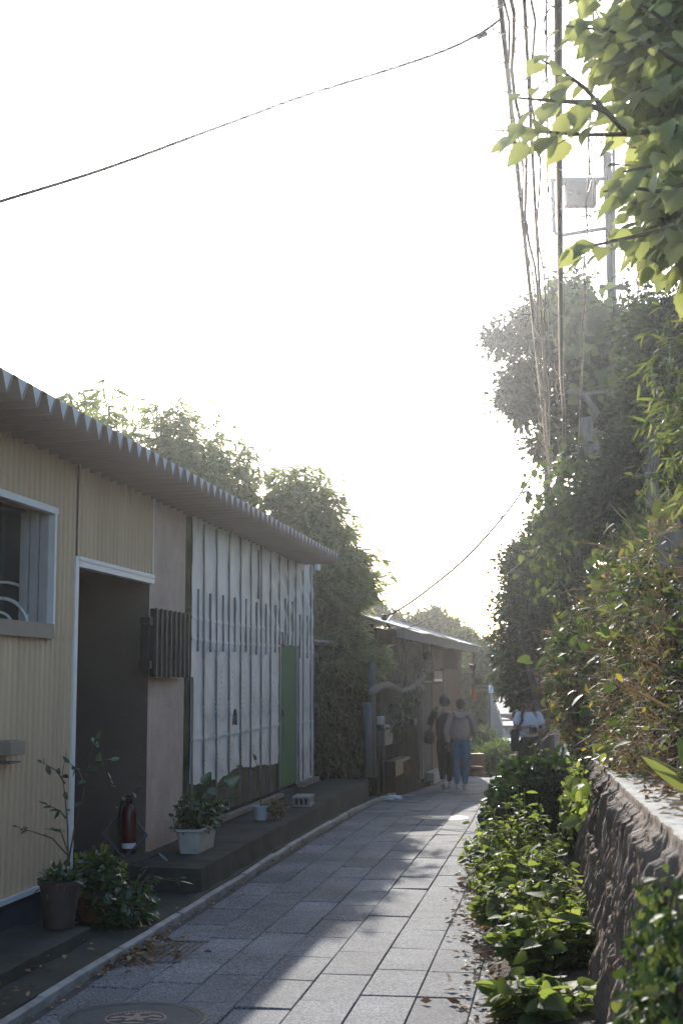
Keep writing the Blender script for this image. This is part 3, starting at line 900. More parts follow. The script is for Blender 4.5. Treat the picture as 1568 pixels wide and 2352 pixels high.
# ================================================================== RETAINING WALL AND BANK
def stone_relief(y, z):
    """rough split rock: steep ridges leaning a little, broken into blocks"""
    yy = y + 0.22 * z
    blk = mnoise.noise(Vector((math.floor(yy / 0.47 + 0.6 * mnoise.noise(Vector((z * 1.5, y * 0.4, 1)))) * 3.7, math.floor(z / 0.55 + (math.floor(yy / 0.47) % 3) * 0.33) * 5.1, 2.0)))
    r1 = 1 - abs(mnoise.noise(Vector((yy * 4.2, z * 1.1, 0.3)))) * 2
    r2 = 1 - abs(mnoise.noise(Vector((yy * 11.0, z * 2.6, 4.3)))) * 2
    r3 = mnoise.noise(Vector((yy * 27.0, z * 9.0, 8.3)))
    row = math.floor(z / 0.52 + 0.3 * mnoise.noise(Vector((y * 0.8, 2, 5))))
    yy2 = yy + 0.23 * (row % 2) + 0.05 * mnoise.noise(Vector((y * 3, z * 3, 6)))
    cx = math.floor(yy2 / 0.38); a = (yy2 / 0.38 - cx) * 2 - 1
    zz = z / 0.52 + 0.3 * mnoise.noise(Vector((y * 0.8, 2, 5))) - row; b = zz * 2 - 1
    h1 = mnoise.noise(Vector((cx * 3.7 + 0.5, row * 5.3 + 0.2, 1.0))); h2 = mnoise.noise(Vector((cx * 2.3 + 0.1, row * 7.1 + 0.6, 4.0)))
    e = max(0.0, (abs(a) - 0.86) / 0.14) + max(0.0, (abs(b) - 0.90) / 0.10)
    return 0.025 * h1 + 0.045 * a * h2 + 0.02 * b * h1 - 0.04 * min(1.0, e) + 0.034 * r1 + 0.034 * r2 + 0.024 * r3
wy = np.arange(2.6, 17.6, 0.018)
nzw = 60
P = np.zeros((len(wy), nzw + 14, 3))
for i, y in enumerate(wy):
    zt = wall_top(y) + 0.01 * mnoise.noise(Vector((y * 4, 1, 1)))
    z0 = road_z(y) - 0.05
    for j in range(nzw):
        t = j / (nzw - 1); z = z0 + (zt - z0) * t
        d = stone_relief(y, z) * (1 if t < 0.93 else 0.15 if t > 0.95 else 0.55)
        P[i, j] = (wall_x(y) + 0.17 * t - d, y, z)
    for j in range(14):
        t = (j + 1) / 14
        P[i, nzw + j] = (wall_x(y) + 0.17 + (0.36 + 0.5 * max(0.0, min(1.0, (8.0 - y) / 2.5))) * t, y, zt + 0.006 * fbm(y * 5, t * 3, 2) + 0.02 * t)
ms_, n, bb = new_mat("rough_wall_stone")
L = n.links.new
ge = n.nodes.new("ShaderNodeNewGeometry")
mp1 = n.nodes.new("ShaderNodeMapping"); mp1.inputs['Scale'].default_value = (3, 3, 0.8); L(ge.outputs['Position'], mp1.inputs['Vector'])
n1 = n.nodes.new("ShaderNodeTexNoise"); n1.inputs['Scale'].default_value = 1.4; n1.inputs['Detail'].default_value = 9; n1.inputs['Roughness'].default_value = 0.7; L(mp1.outputs[0], n1.inputs['Vector'])
r1 = n.nodes.new("ShaderNodeValToRGB")
e = r1.color_ramp.elements
e[0].position = 0.28; e[0].color = (0.060, 0.044, 0.033, 1); e[1].position = 0.75; e[1].color = (0.34, 0.25, 0.175, 1)
e2 = e.new(0.5); e2.color = (0.18, 0.128, 0.09, 1)
L(n1.outputs[0], r1.inputs[0])
n2 = n.nodes.new("ShaderNodeTexNoise"); n2.inputs['Scale'].default_value = 1.1; n2.inputs['Detail'].default_value = 5; L(mp1.outputs[0], n2.inputs['Vector'])
r2 = n.nodes.new("ShaderNodeValToRGB"); r2.color_ramp.elements[0].position = 0.52; r2.color_ramp.elements[0].color = (0, 0, 0, 1); r2.color_ramp.elements[1].position = 0.68; r2.color_ramp.elements[1].color = (0.75, 0.75, 0.75, 1)
L(n2.outputs[0], r2.inputs[0])
mx = n.nodes.new("ShaderNodeMix"); mx.data_type = 'RGBA'; L(r2.outputs[0], mx.inputs[0]); L(r1.outputs[0], mx.inputs[6]); mx.inputs[7].default_value = (0.21, 0.115, 0.06, 1)
L(mx.outputs[2], bb.inputs['Base Color']); bb.inputs['Roughness'].default_value = 0.9
bn = n.nodes.new("ShaderNodeTexNoise"); bn.inputs['Scale'].default_value = 38; bn.inputs['Detail'].default_value = 6; L(mp1.outputs[0], bn.inputs['Vector'])
bp = n.nodes.new("ShaderNodeBump"); bp.inputs['Strength'].default_value = 0.8; bp.inputs['Distance'].default_value = 0.015; L(bn.outputs[0], bp.inputs['Height']); L(bp.outputs[0], bb.inputs['Normal'])
o = link("stone_retaining_wall", grid_mesh("stone_retaining_wall", P), [ms_, M['concrete_pale']], origin=(wall_x(10), 10, 0))
npoly = np.zeros(len(o.data.polygons), dtype=np.int32)
rows = nzw + 13
npoly[(np.arange(len(npoly)) % rows) >= nzw - 1] = 1
o.data.polygons.foreach_set("material_index", npoly)
tag(o, "rough dark brown stone retaining wall with a pale flat top beside the lane", "wall")

def crest_z(Y):
    return min(2.35 + 0.095 * (Y - 7.3), 3.35)
def bank_pt(Y, t):
    """t 0..1 up the face, 1..2 back over the crest"""
    zt = wall_top(min(Y, 17.5)) - 0.02 if Y < 17.5 else road_z(Y) - 0.05 + max(0, 0.75 * (1 - (Y - 17.5)))
    xb = wall_x(Y) + 0.36 + 0.55 * max(0.0, min(1.0, (8.0 - Y) / 2.5))
    zc = crest_z(Y)
    if t <= 1:
        lean = 0.62 * t ** 1.5
        z = zt + (zc - zt) * t
        x = xb + lean
    else:
        x = xb + 0.62 + (t - 1) * 6.0
        z = zc + (t - 1) * 1.3
    bul = 0.26 * fbm(Y * 0.55, t * 1.6, 3.3, 3) * min(1, t * 3) + 0.17 * fbm(Y * 1.9, t * 4, 7.7, 3) * min(1, t * 4)
    over = 0.55 * math.exp(-((Y - 15.2) / 1.7) ** 2) * math.exp(-((min(t, 1.3) - 0.50) / 0.42) ** 2) + 0.25 * math.exp(-((Y - 11.5) / 1.6) ** 2) * math.exp(-((min(t, 1.3) - 0.75) / 0.3) ** 2)
    return Vector((x - bul - over, Y, z + 0.1 * fbm(Y * 1.2, t * 2, 1.1, 2) * (1 if t > 0.1 else t * 10)))
by = np.arange(3.0, 30, 0.16); bt = np.concatenate([np.linspace(0, 1, 34), np.linspace(1.06, 2, 14)])
P = np.array([[tuple(bank_pt(y, t)) for t in bt] for y in by])
mbk = pbr("dry_bank_soil", (0.040, 0.031, 0.022), 0.95, 0.5, 5, 0.9, 30, col2=(0.085, 0.064, 0.043), bdist=0.03)
o = link("bank_hill", grid_mesh("bank_hill", P), mbk, smooth=True); tag(o, kind="structure")

def bank_samples(n, y0=4.5, y1=21.0, t0=0.0, t1=1.25, dens=None):
    Y = y0 + (y1 - y0) * rng.random(n); t = t0 + (t1 - t0) * rng.random(n)
    if dens is not None:
        keep = np.array([dens(a, b) for a, b in zip(Y, t)]) > rng.random(n)
        Y, t = Y[keep], t[keep]
    pos = []; nor = []
    for a, b in zip(Y, t):
        p = bank_pt(a, b); du = bank_pt(a + 0.15, b) - p; dv = bank_pt(a, min(b + 0.06, 2)) - p
        q = dv.cross(du)
        if q.x > 0 and b < 1: q = -q
        if b >= 1 and q.z < 0: q = -q
        pos.append(p); nor.append(q.normalized() if q.length > 1e-9 else Vector((-1, 0, 0)))
    return np.array(pos), np.array(nor), Y, t
def patch(a, b, s, k):
    return 0.5 + 0.5 * mnoise.noise(Vector((a * s, b * 2.6 * s, k)))
green = lambda y, t: min(1, max(0.05, 2.4 * (patch(y, t, 0.9, 2.0) - 0.34) + (0.6 if y > 13 else 0) + (0.3 if t > 0.95 else 0)))
dryf = lambda y, t: min(1, max(0.06, 2.2 * (patch(y, t, 0.9, 9.0) - 0.36) - (0.25 if y > 14 else 0)))

def cover(name, n, size, tpl, mats, dens, lift, droop, tilt, **kw):
    pos, nor, Y, t = bank_samples(n, dens=dens, **kw)
    k = len(pos)
    pos = pos + nor * (lift * rng.random((k, 1)) ** 1.3)
    d = unit(nor * tilt + rng.normal(size=(k, 3)) * 0.75 + np.array([0, 0, -droop]))
    nn = unit(nor + np.array([0, 0, 0.9]) + rng.normal(size=(k, 3)) * 0.5)
    sz = size * (0.55 + 0.9 * rng.random(k)) * np.clip(0.55 + 0.045 * Y, 0.6, 1.3)
    return pos, d, nn, sz, tpl, mats
bt1 = [cover('', 54000, 0.048, 'oval', 0, green, 0.20, 0.35, 0.6), cover('', 14000, 0.065, 'simple', 0, green, 0.14, 0.3, 0.4),
       cover('', 800, 0.058, 'oval', 1, lambda y, t: 0.75, 0.32, 0.4, 0.7), cover('', 1300, 0.095, 'heart', 0, green, 0.34, 0.5, 0.7)]
o = link("bank_undergrowth", leaf_mesh("bank_undergrowth", bt1), [M['l_ivy'], M['l_yellow']]); tag(o, kind="stuff")
bt2 = [cover('', 40000, 0.13, 'grass', 0, dryf, 0.20, -0.1, 0.8), cover('', 14000, 0.06, 'simple', 0, dryf, 0.10, 0.6, 0.3), cover('', 7000, 0.28, 'grass', 0, lambda y, t: 0.5, 0.10, 0.35, 0.6)]
o = link("dry_bank_grass", leaf_mesh("dry_bank_grass", bt2), M['l_dry']); tag(o, kind="stuff")
sas = lambda y, t: min(1, max(0.0, 1.6 * (t - 0.35))) * (0.35 + patch(y, t, 1.3, 5.0))
bt3 = [cover('', 2600, 0.10, 'wide', 0, sas, 0.26, 0.25, 0.8, t1=1.3), cover('', 700, 0.09, 'wide', 0, lambda y, t: 0.5, 0.30, 0.3, 0.7)]
o = link("bamboo_grass", leaf_mesh("bamboo_grass", bt3), M['l_sasa']); tag(o, kind="stuff")
# litter on the bed, along the kerb and on the wall top
def litter(n, fx, size):
    pos = np.array([fx() for _ in range(n)])
    a = rng.random(n) * 6.283
    d = np.stack([np.cos(a), np.sin(a), 0.25 * rng.normal(size=n)], 1)
    nn = unit(np.array([0, 0, 1.0]) + 0.45 * rng.normal(size=(n, 3)))
    return pos, unit(d), nn, size * (0.4 + rng.random(n)), 'simple', 0
def f_bed():
    y = random.uniform(5.5, 13.5); e = bed_edge(y); x = e + random.gauss(0.04, 0.09)
    return (x, y, road_z(y) + 0.012 + 0.03 * max(0, min(1, (x - e) * 4)) + random.random() * 0.012)
def f_kerb():
    y = random.uniform(5.5, 16) if random.random() < 0.75 else random.gauss(7.95, 0.45)
    p = lane(abs(random.gauss(0.015, 0.03)) if random.random() < 0.8 else abs(random.gauss(0, 0.15)), y); return (p.x, p.y, p.z + 0.006 + random.random() * 0.01)
def f_side():
    y = random.uniform(6, 10); p = lane(-0.06, y).lerp(W(y * WL, 0.02, 0), random.random()); return (p.x, p.y, 0.062 + random.random() * 0.015)
def f_grate():
    p = lane(abs(random.gauss(0.05, 0.13)), random.gauss(8.0, 0.28)); return (p.x, p.y, p.z + 0.008 + random.random() * 0.02)
def f_top():
    y = random.uniform(4.2, 12); return (wall_x(y) + 0.2 + 0.35 * random.random(), y, wall_top(y) + 0.02 + random.random() * 0.02)
lt = [litter(1300, f_bed, 0.055), litter(340, f_kerb, 0.032), litter(160, f_side, 0.045), litter(260, f_grate, 0.05), litter(400, f_top, 0.06)]
o = link("leaf_litter", leaf_mesh("leaf_litter", lt), M['litter']); tag(o, kind="stuff")

# ================================================================== PLANTS IN THE BED
def weed(name, label, cat, base, h, rad, nst, per, size, tpl='heart', mat='l_weed', group=None, lean=(0, 0), second=None):
    t = thing(name, base, label, cat, group)
    st = MB(); B = []
    pos = []; dr = []
    for i in range(nst):
        a = random.random() * 6.283; r = rad * math.sqrt(random.random())
        hh = h * random.uniform(0.55, 1.05) * (1 - 0.45 * (r / max(rad, 1e-3)) ** 2)
        p0 = Vector(base) + Vector((r * 0.55 * math.cos(a), r * 0.55 * math.sin(a), -0.02))
        p1 = Vector(base) + Vector((r * math.cos(a) + lean[0] * hh, r * math.sin(a) + lean[1] * hh, hh))
        pts = stem_pts(p0, p1, 4, 0.02)
        st.tube(pts, [0.006, 0.005, 0.0045, 0.0035, 0.002], 4)
        for k in range(per):
            u = random.uniform(0.25, 1.0); j = min(3, int(u * 4)); q = pts[j].lerp(pts[j + 1], u * 4 - j)
            b = random.random() * 6.283
            d = Vector((math.cos(b), math.sin(b), random.uniform(-0.5, 0.35)))
            pos.append(q + d * 0.05 * random.random()); dr.append(d)
    st.build("stem", M['twig'] if mat == 'l_hedge' else M['l_weed'], t)
    pos = np.array([tuple(p) for p in pos]); dr = np.array([tuple(d) for d in dr])
    nn = unit(np.array([0, 0, 1.0]) + 0.45 * rng.normal(size=(len(pos), 3)))
    sz = size * (0.5 + 0.8 * rng.random(len(pos)))
    link("leaves", leaf_mesh("leaves", [(pos, unit(dr), nn, sz, tpl, 0)]), M[mat], t)
    return t
def bedpt(Y, f, dz=0.04):
    e = bed_edge(Y); return Vector((e + (wall_x(Y) - e) * f, Y, road_z(Y) + dz))
weed("leafy_weed", "low heart-leaved weed at the very bottom edge of the picture, beside the stone wall", "weed", bedpt(6.35, 0.50), 0.22, 0.26, 34, 6, 0.105)
weed("leafy_weed", "bushy heart-leaved weed with the largest leaves, spilling from the bed onto the paving", "weed", bedpt(7.35, 0.50), 0.38, 0.32, 52, 8, 0.090)
weed("leafy_weed", "spreading light green weed in the middle of the bed, behind the largest-leaved one", "weed", bedpt(8.5, 0.50), 0.42, 0.36, 60, 10, 0.075)
weed("leafy_weed", "small-leaved weed leaning on the paving edge in the middle of the bed", "weed", bedpt(9.6, 0.46), 0.50, 0.38, 60, 11, 0.065)
weed("leafy_weed", "tall pointed weed rising in front of the dark hedge bush", "weed", bedpt(10.6, 0.42), 0.72, 0.32, 54, 12, 0.070, 'oval')
weed("leafy_weed", "loose pale weed hugging the foot of the hedge bush, out over the paving", "weed", bedpt(11.0, 0.16), 0.40, 0.22, 36, 9, 0.065, 'heart')
# clipped hedge bush
hb = Vector((1.86, 12.7, road_z(12.7)))
hedge = thing("hedge_bush", hb, "dense dark glossy rounded hedge bush at the lane edge", "bush")
hp = []; hd = []
for _ in range(15000):
    d = Vector(rvec(1)[0]); d.z = abs(d.z) * 1.0
    r = random.uniform(0.74, 1.0)
    bump = 1 + 0.10 * mnoise.noise(d * 3.1) + 0.05 * mnoise.noise(d * 8)
    sx_ = 0.58; sy_ = 1.05; sz_ = 0.80
    f = (abs(d.x) ** 3 + abs(d.y) ** 3 + abs(d.z) ** 3) ** (-1 / 3)
    hp.append(hb + Vector((d.x * f * sx_, d.y * f * sy_, d.z * f * sz_)) * r * bump); hd.append(d)
hp = np.array([tuple(p) for p in hp]); hd = np.array([tuple(p) for p in hd])
link("leaves", leaf_mesh("leaves", [(hp, unit(hd + rng.normal(size=hd.shape) * 0.7 + np.array([0, 0, 0.2])), unit(hd + rng.normal(size=hd.shape) * 0.6 + np.array([0, 0, 0.5])), 0.05 * (0.6 + 0.8 * rng.random(len(hp))), 'round', 0)]), M['l_hedge'], hedge)
b = MB()
for k in range(14):
    a = k * 2.4; b.tube(stem_pts(hb, hb + Vector((0.5 * math.cos(a), 0.85 * math.sin(a), random.uniform(0.45, 0.7))), 4, 0.03), [0.016, 0.012, 0.009, 0.006, 0.003], 5)
b.build("branch", M['twig'], hedge)
bm_ = MB(); bm_.ball(hb + Vector((0, 0, 0.28)), 0.5, 16, sc=(0.9, 1.6, 0.85)); bm_.build("shade_core", pbr("shaded_twigs", (0.012, 0.016, 0.010), 0.95, 0.4, 20, 0), hedge, smooth=True)  # solid core, its near-black colour holds the shade inside the bush
weed("young_shoot", "lone pale shoot sticking out of the left side of the hedge bush", "shoot", hb + Vector((-0.60, -0.3, 0.40)), 0.12, 0.10, 4, 4, 0.05, 'oval', lean=(-0.8, 0))
weed("leafy_weed", "light green weed behind the hedge bush, before the man in the white shirt", "weed", at(1232, 1830, 14.2), 0.36, 0.34, 26, 9, 0.075, 'oval')
weed("leafy_weed", "tall thin-stemmed weed with a pointed top before the white shirt", "weed", at(1228, 1800, 13.8), 0.42, 0.08, 5, 8, 0.065, 'oval')
weed("leafy_weed", "pale broad-leaved plant where the hedge bush meets the wall corner", "weed", at(1320, 1790, 13.2), 0.24, 0.26, 26, 8, 0.075, 'heart')

# creepers hanging on the stone wall
def creeper(label, ys, z0, z1, n, size, tpl='heart', mat='l_weed', nst=7, lift=0.10):
    y0, y1 = ys; ym = (y0 + y1) / 2
    t = thing("wall_creeper", (wall_x(ym), ym, wall_top(ym)), label, "creeper")
    b = MB(); pos = []
    for i in range(nst):
        y = random.uniform(y0, y1)
        zt = wall_top(y) - random.uniform(0, 0.05); zb = random.uniform(z0, z1)
        pts = []
        for k in range(9):
            u = k / 8; z = zt + (zb - zt) * u
            pts.append(Vector((wall_x(y) + 0.17 * (z / zt) - 0.09 - lift * 0.5 * random.random(), y + 0.06 * math.sin(u * 5 + i) + 0.04 * random.gauss(0, 1), z)))
        b.tube(pts, 0.004, 4)
        for _ in range(n // nst):
            u = random.random() * 7.99; j = int(u); pos.append(pts[j].lerp(pts[j + 1], u - j) + Vector((-lift * random.random(), random.gauss(0, 0.04), random.gauss(0, 0.02))))
    b.build("stem", M['twig'], t)
    pos = np.array([tuple(p) for p in pos]); k = len(pos)
    d = unit(np.array([-0.5, -0.2, -0.7]) + 0.6 * rng.normal(size=(k, 3))); nn = unit(np.array([-1, -0.2, 0.5]) + 0.4 * rng.normal(size=(k, 3)))
    link("leaves", leaf_mesh("leaves", [(pos, d, nn, size * (0.5 + 0.8 * rng.random(k)), tpl, 0)]), M[mat], t)
    return t
creeper("thick green creeper hanging down the near end of the stone wall", (2.8, 3.6), 0.05, 0.5, 1500, 0.028, nst=16, lift=0.07, mat='l_ivy')
creeper("thin ivy strand running down the wall beside the hedge bush", (10.9, 12.2), 0.1, 0.5, 420, 0.045, nst=7)
creeper("few pale leaves trailing over the middle of the wall edge", (8.0, 9.2), 0.62, 0.8, 26, 0.10, nst=4)
# big blades at the wall top near the camera
def blades(label, base, n, ln, spread, tpl='wide', mat='l_sasa'):
    t = thing("broad_grass", base, label, "grass tuft")
    k = n
    a = rng.random(k) * 6.283
    d = np.stack([np.cos(a) * spread, np.sin(a) * spread, 0.4 + 0.6 * rng.random(k)], 1)
    pos = np.array(base)[None] + 0.05 * rng.normal(size=(k, 3)) * np.array([1, 1, 0.3])
    nn = unit(np.stack([-np.cos(a) * 0.3, -np.sin(a) * 0.3, np.ones(k)], 1) + 0.2 * rng.normal(size=(k, 3)))
    link("leaves", leaf_mesh("leaves", [(pos, unit(d), nn, ln * (0.5 + 0.7 * rng.random(k)), tpl, 0)]), M[mat], t)
    b = MB(); b.tube([Vector(base) - Vector((0, 0, 0.05)), Vector(base) + Vector((0, 0, 0.06))], 0.012, 5); b.build("stem", M['l_weed'], t)
def walltop(Y, f=0.6): return Vector((wall_x(Y) + 0.17 + 0.4 * f, Y, wall_top(Y) + 0.02))
blades("tuft of long broad blades on the wall top at the right picture edge", walltop(6.3, 0.75), 16, 0.34, 0.6)
blades("small tuft of pale blades on the wall top by the trailing leaves", walltop(8.3, 0.7), 14, 0.24, 0.7)
weed("leafy_weed", "bright green weed with upright oval leaves on the wall top near the picture edge", "weed", walltop(5.75, 0.9), 0.22, 0.16, 14, 6, 0.09, 'oval')
# pale board leaning on the bank
bd = bank_pt(9.3, 0.86); b = MB(); b.box(bd + Vector((-0.12, 0, 0)), (0.03, 0.35, 0.26), 0.2)
o = b.build("weathered_board", M['palewood'], origin=bd, bevel=0.004); tag(o, "pale weathered board half buried in the bank plants", "board")
# ================================================================== TREES AND BAMBOO
def limb_tree(mb, base, top, r0, cents, n=7, wob=0.08, twr=0.02, k_main=5):
    """tapered trunk from base to top, limbs reaching some of the crown tufts"""
    pts = stem_pts(base, top, n, wob)
    mb.tube(pts, [r0 * (1 - 0.75 * i / n) for i in range(n + 1)], 9)
    for c in cents:
        c = Vector(c); j = random.randint(max(1, n // 3), n - 1)
        q = pts[j]; mid = q.lerp(c, 0.5) + Vector((random.gauss(0, 0.12), random.gauss(0, 0.12), -0.05))
        r = r0 * (0.42 - 0.25 * j / n)
        mb.tube([q, q.lerp(mid, 0.5) + Vector((0, 0, random.gauss(0, .05))), mid, mid.lerp(c, 0.5) + Vector((0, 0, random.gauss(0, .06))), c], [r, r * 0.8, r * 0.55, r * 0.35, twr * 0.4], 5)

def boughs(center, rad, n):
    out = []
    rad = np.array(rad)
    for _ in range(n):
        d = rvec(1)[0]; L_ = random.uniform(0.45, 1.32)
        if random.random() < 0.25: L_ *= 0.6
        for u in (0.5, 0.72, 0.9, 1.0):
            if random.random() < 0.85: out.append(np.array(center) + d * rad * L_ * u + rng.normal(size=3) * 0.10 * rad.max() * 0.6)
    return np.array(out)

def tree(name, label, base, top, r0, blobs, per, size, mat, cat="tree", tpl='simple', crad=0.35, droop=0.3, nlimb=16, group=None, wob=0.08, bark='bark', extra=None):
    t = thing(name, base, label, cat, group)
    C = np.concatenate([boughs(c, r, max(4, int(n * 0.36))) for c, r, n in blobs])
    b = MB()
    idx = rng.choice(len(C), min(nlimb, len(C)), replace=False)
    limb_tree(b, base, top, r0, [C[i] for i in idx], wob=wob)
    if extra: extra(b)
    b.build("trunk", M[bark], t, smooth=True)
    B = [foliage(C, crad, per, size, droop, tpl, 0)]
    link("crown", leaf_mesh("crown", B), M[mat], t)
    return t

def px_blob(x, y, Y, rx, ry, rd, n):
    """crown lobe of rx, ry pixels at a measured place and distance, rd metres deep"""
    k = Y / 3290.0
    return (tuple(at(x, y, Y)), (rx * k, rd, ry * k), n)

# big broadleaf tree over the bank, leaning trunk, creeper leaves on its face
YB = 25.8
def lean_trunk(b):
    q = [at(1440, 1170, YB - 1.2), at(1400, 1130, YB - 1.2), at(1365, 1050, YB - 1.3), at(1345, 985, YB - 1.4), at(1342, 960, YB - 1.4)]
    b.tube(q, [0.17, 0.16, 0.15, 0.13, 0.12], 10)
    b.tube([q[3], at(1370, 950, YB - 1.4), at(1340, 905, YB - 1.4), at(1300, 900, YB - 1.4)], [0.10, 0.07, 0.05, 0.03], 7)
    b.tube([at(1340, 905, YB - 1.4), at(1400, 900, YB - 1.4), at(1412, 870, YB - 1.4)], [0.05, 0.04, 0.02], 6)
tree("broadleaf_tree", "large broad tree with pale leaning trunk above the bank, behind the hanging cables", at(1450, 1190, YB), at(1400, 780, YB), 0.22,
     [px_blob(1290, 790, YB, 105, 105, 1.0, 60), px_blob(1185, 850, YB, 55, 55, 0.8, 22), px_blob(1190, 930, YB, 65, 50, 0.8, 26), px_blob(1150, 790, YB, 22, 30, 0.4, 6), px_blob(1220, 745, YB, 50, 45, 0.6, 20), px_blob(1290, 690, YB, 70, 40, 0.6, 26), px_blob(1400, 760, YB, 110, 90, 1.0, 80), px_blob(1350, 920, YB + .3, 140, 110, 0.8, 90), px_blob(1240, 1020, YB, 55, 18, 0.3, 12), px_blob(1370, 1060, YB + .6, 120, 100, 0.5, 60), px_blob(1450, 960, YB + .5, 110, 200, 0.8, 110), px_blob(1340, 1220, YB - .5, 90, 90, 0.6, 70), px_blob(1300, 1330, YB - .5, 60, 70, 0.5, 40)],
     52, 0.135, 'l_tree', tpl='simple', crad=0.26, droop=0.35, extra=lean_trunk)
tree("broadleaf_tree", "dark broad tree with slender grey trunks at the right edge, beyond the bank crest", at(1500, 1260, 16), at(1500, 800, 16.4), 0.09,
     [px_blob(1530, 900, 16.6, 90, 140, 0.9, 90), px_blob(1490, 1080, 16.9, 90, 120, 0.6, 80), px_blob(1540, 740, 16.4, 70, 70, 0.7, 40), px_blob(1420, 1140, 17.6, 90, 90, 0.5, 50)], 80, 0.10, 'l_dark', crad=0.28, droop=0.3, wob=0.03)
# climbing plant with rounder leaves over the tree face and the bank corner
def climber(label, blobs, n, size, base, tpl='heart', mat='l_weed', strands=()):
    t = thing("climbing_vine", base, label, "vine")
    C = np.concatenate([clusters(c, r, k, 0.3) for c, r, k in blobs])
    pos = np.repeat(C, n, axis=0) + 0.14 * rng.normal(size=(len(C) * n, 3))
    k = len(pos)
    d = unit(np.array([-0.25, -0.25, -0.8]) + 0.5 * rng.normal(size=(k, 3))); nn = unit(np.array([-0.5, -0.7, 0.6]) + 0.4 * rng.normal(size=(k, 3)))
    b = MB()
    for i in range(min(26, len(C) - 1)):
        b.tube(stem_pts(C[i], C[(i * 7 + 3) % len(C)], 4, 0.06), 0.006, 4)
    sp_ = []
    for s in strands:
        b.tube(s, 0.006, 4)
        for i in range(len(s) - 1):
            for _ in range(4): sp_.append(tuple(Vector(s[i]).lerp(Vector(s[i + 1]), random.random())))
    b.build("stem", M['twig'], t)
    B = [(pos, d, nn, size * (0.5 + 0.9 * rng.random(k)), tpl, 0)]
    if sp_:
        sp_ = np.array(sp_); k2 = len(sp_)
        B.append((sp_, unit(np.array([-0.3, -0.2, -0.8]) + 0.5 * rng.normal(size=(k2, 3))), unit(np.array([-0.5, -0.7, 0.6]) + 0.4 * rng.normal(size=(k2, 3))), size * (0.4 + 0.6 * rng.random(k2)), tpl, 0))
    link("leaves", leaf_mesh("leaves", B), M[mat], t)
climber("broad-leaved vine draped over the large leaning tree", [px_blob(1350, 740, YB - 1.1, 110, 70, 0.3, 34), px_blob(1400, 860, YB - 1.0, 90, 60, 0.3, 14), px_blob(1330, 690, YB - 0.7, 90, 25, 0.4, 14)], 5, 0.20, at(1400, 1000, YB - 1))
climber("yellow-green vine climbing in the sun at the bank's far upper corner", [px_blob(1270, 1180, 17.8, 45, 80, 0.4, 34), px_blob(1300, 1080, 18.2, 60, 70, 0.4, 22), px_blob(1255, 1290, 17.2, 30, 70, 0.3, 16), px_blob(1330, 1180, 17.8, 60, 60, 0.4, 22)], 7, 0.085, at(1290, 1300, 17.5), mat='l_ivy',
        strands=[[at(1275, 1240, 17), at(1262, 1290, 17), at(1265, 1340, 17), at(1280, 1380, 17), at(1283, 1430, 16.9)], [at(1262, 1240, 17.2), at(1240, 1275, 17.2), at(1215, 1290, 17.2)]])
tree("evergreen_tree", "tall dark evergreen tree with small leaves between the lane and the bank", at(1255, 1760, 24.6), at(1250, 1300, 24.6), 0.16,
     [px_blob(1220, 1310, 24.6, 52, 90, 0.9, 70), px_blob(1250, 1240, 24.8, 45, 50, 0.7, 36), px_blob(1205, 1390, 24.6, 50, 60, 0.8, 55), px_blob(1262, 1420, 24.6, 70, 120, 0.9, 90), px_blob(1200, 1290, 24.6, 36, 32, 0.5, 20), px_blob(1180, 1470, 24.6, 30, 28, 0.5, 16)],
     90, 0.085, 'l_dark', crad=0.26, droop=0.05)
tree("broadleaf_tree", "low dark tree with drooping glossy leaves behind the man in the white shirt", at(1245, 1800, 25.4), at(1240, 1500, 25.4), 0.10,
     [px_blob(1205, 1560, 25.4, 52, 65, 0.8, 60), px_blob(1250, 1530, 25.4, 62, 80, 0.8, 70), px_blob(1275, 1600, 25.5, 55, 50, 0.7, 46), px_blob(1180, 1520, 25.4, 32, 40, 0.5, 22)],
     80, 0.12, 'l_tree', crad=0.24, droop=0.7)

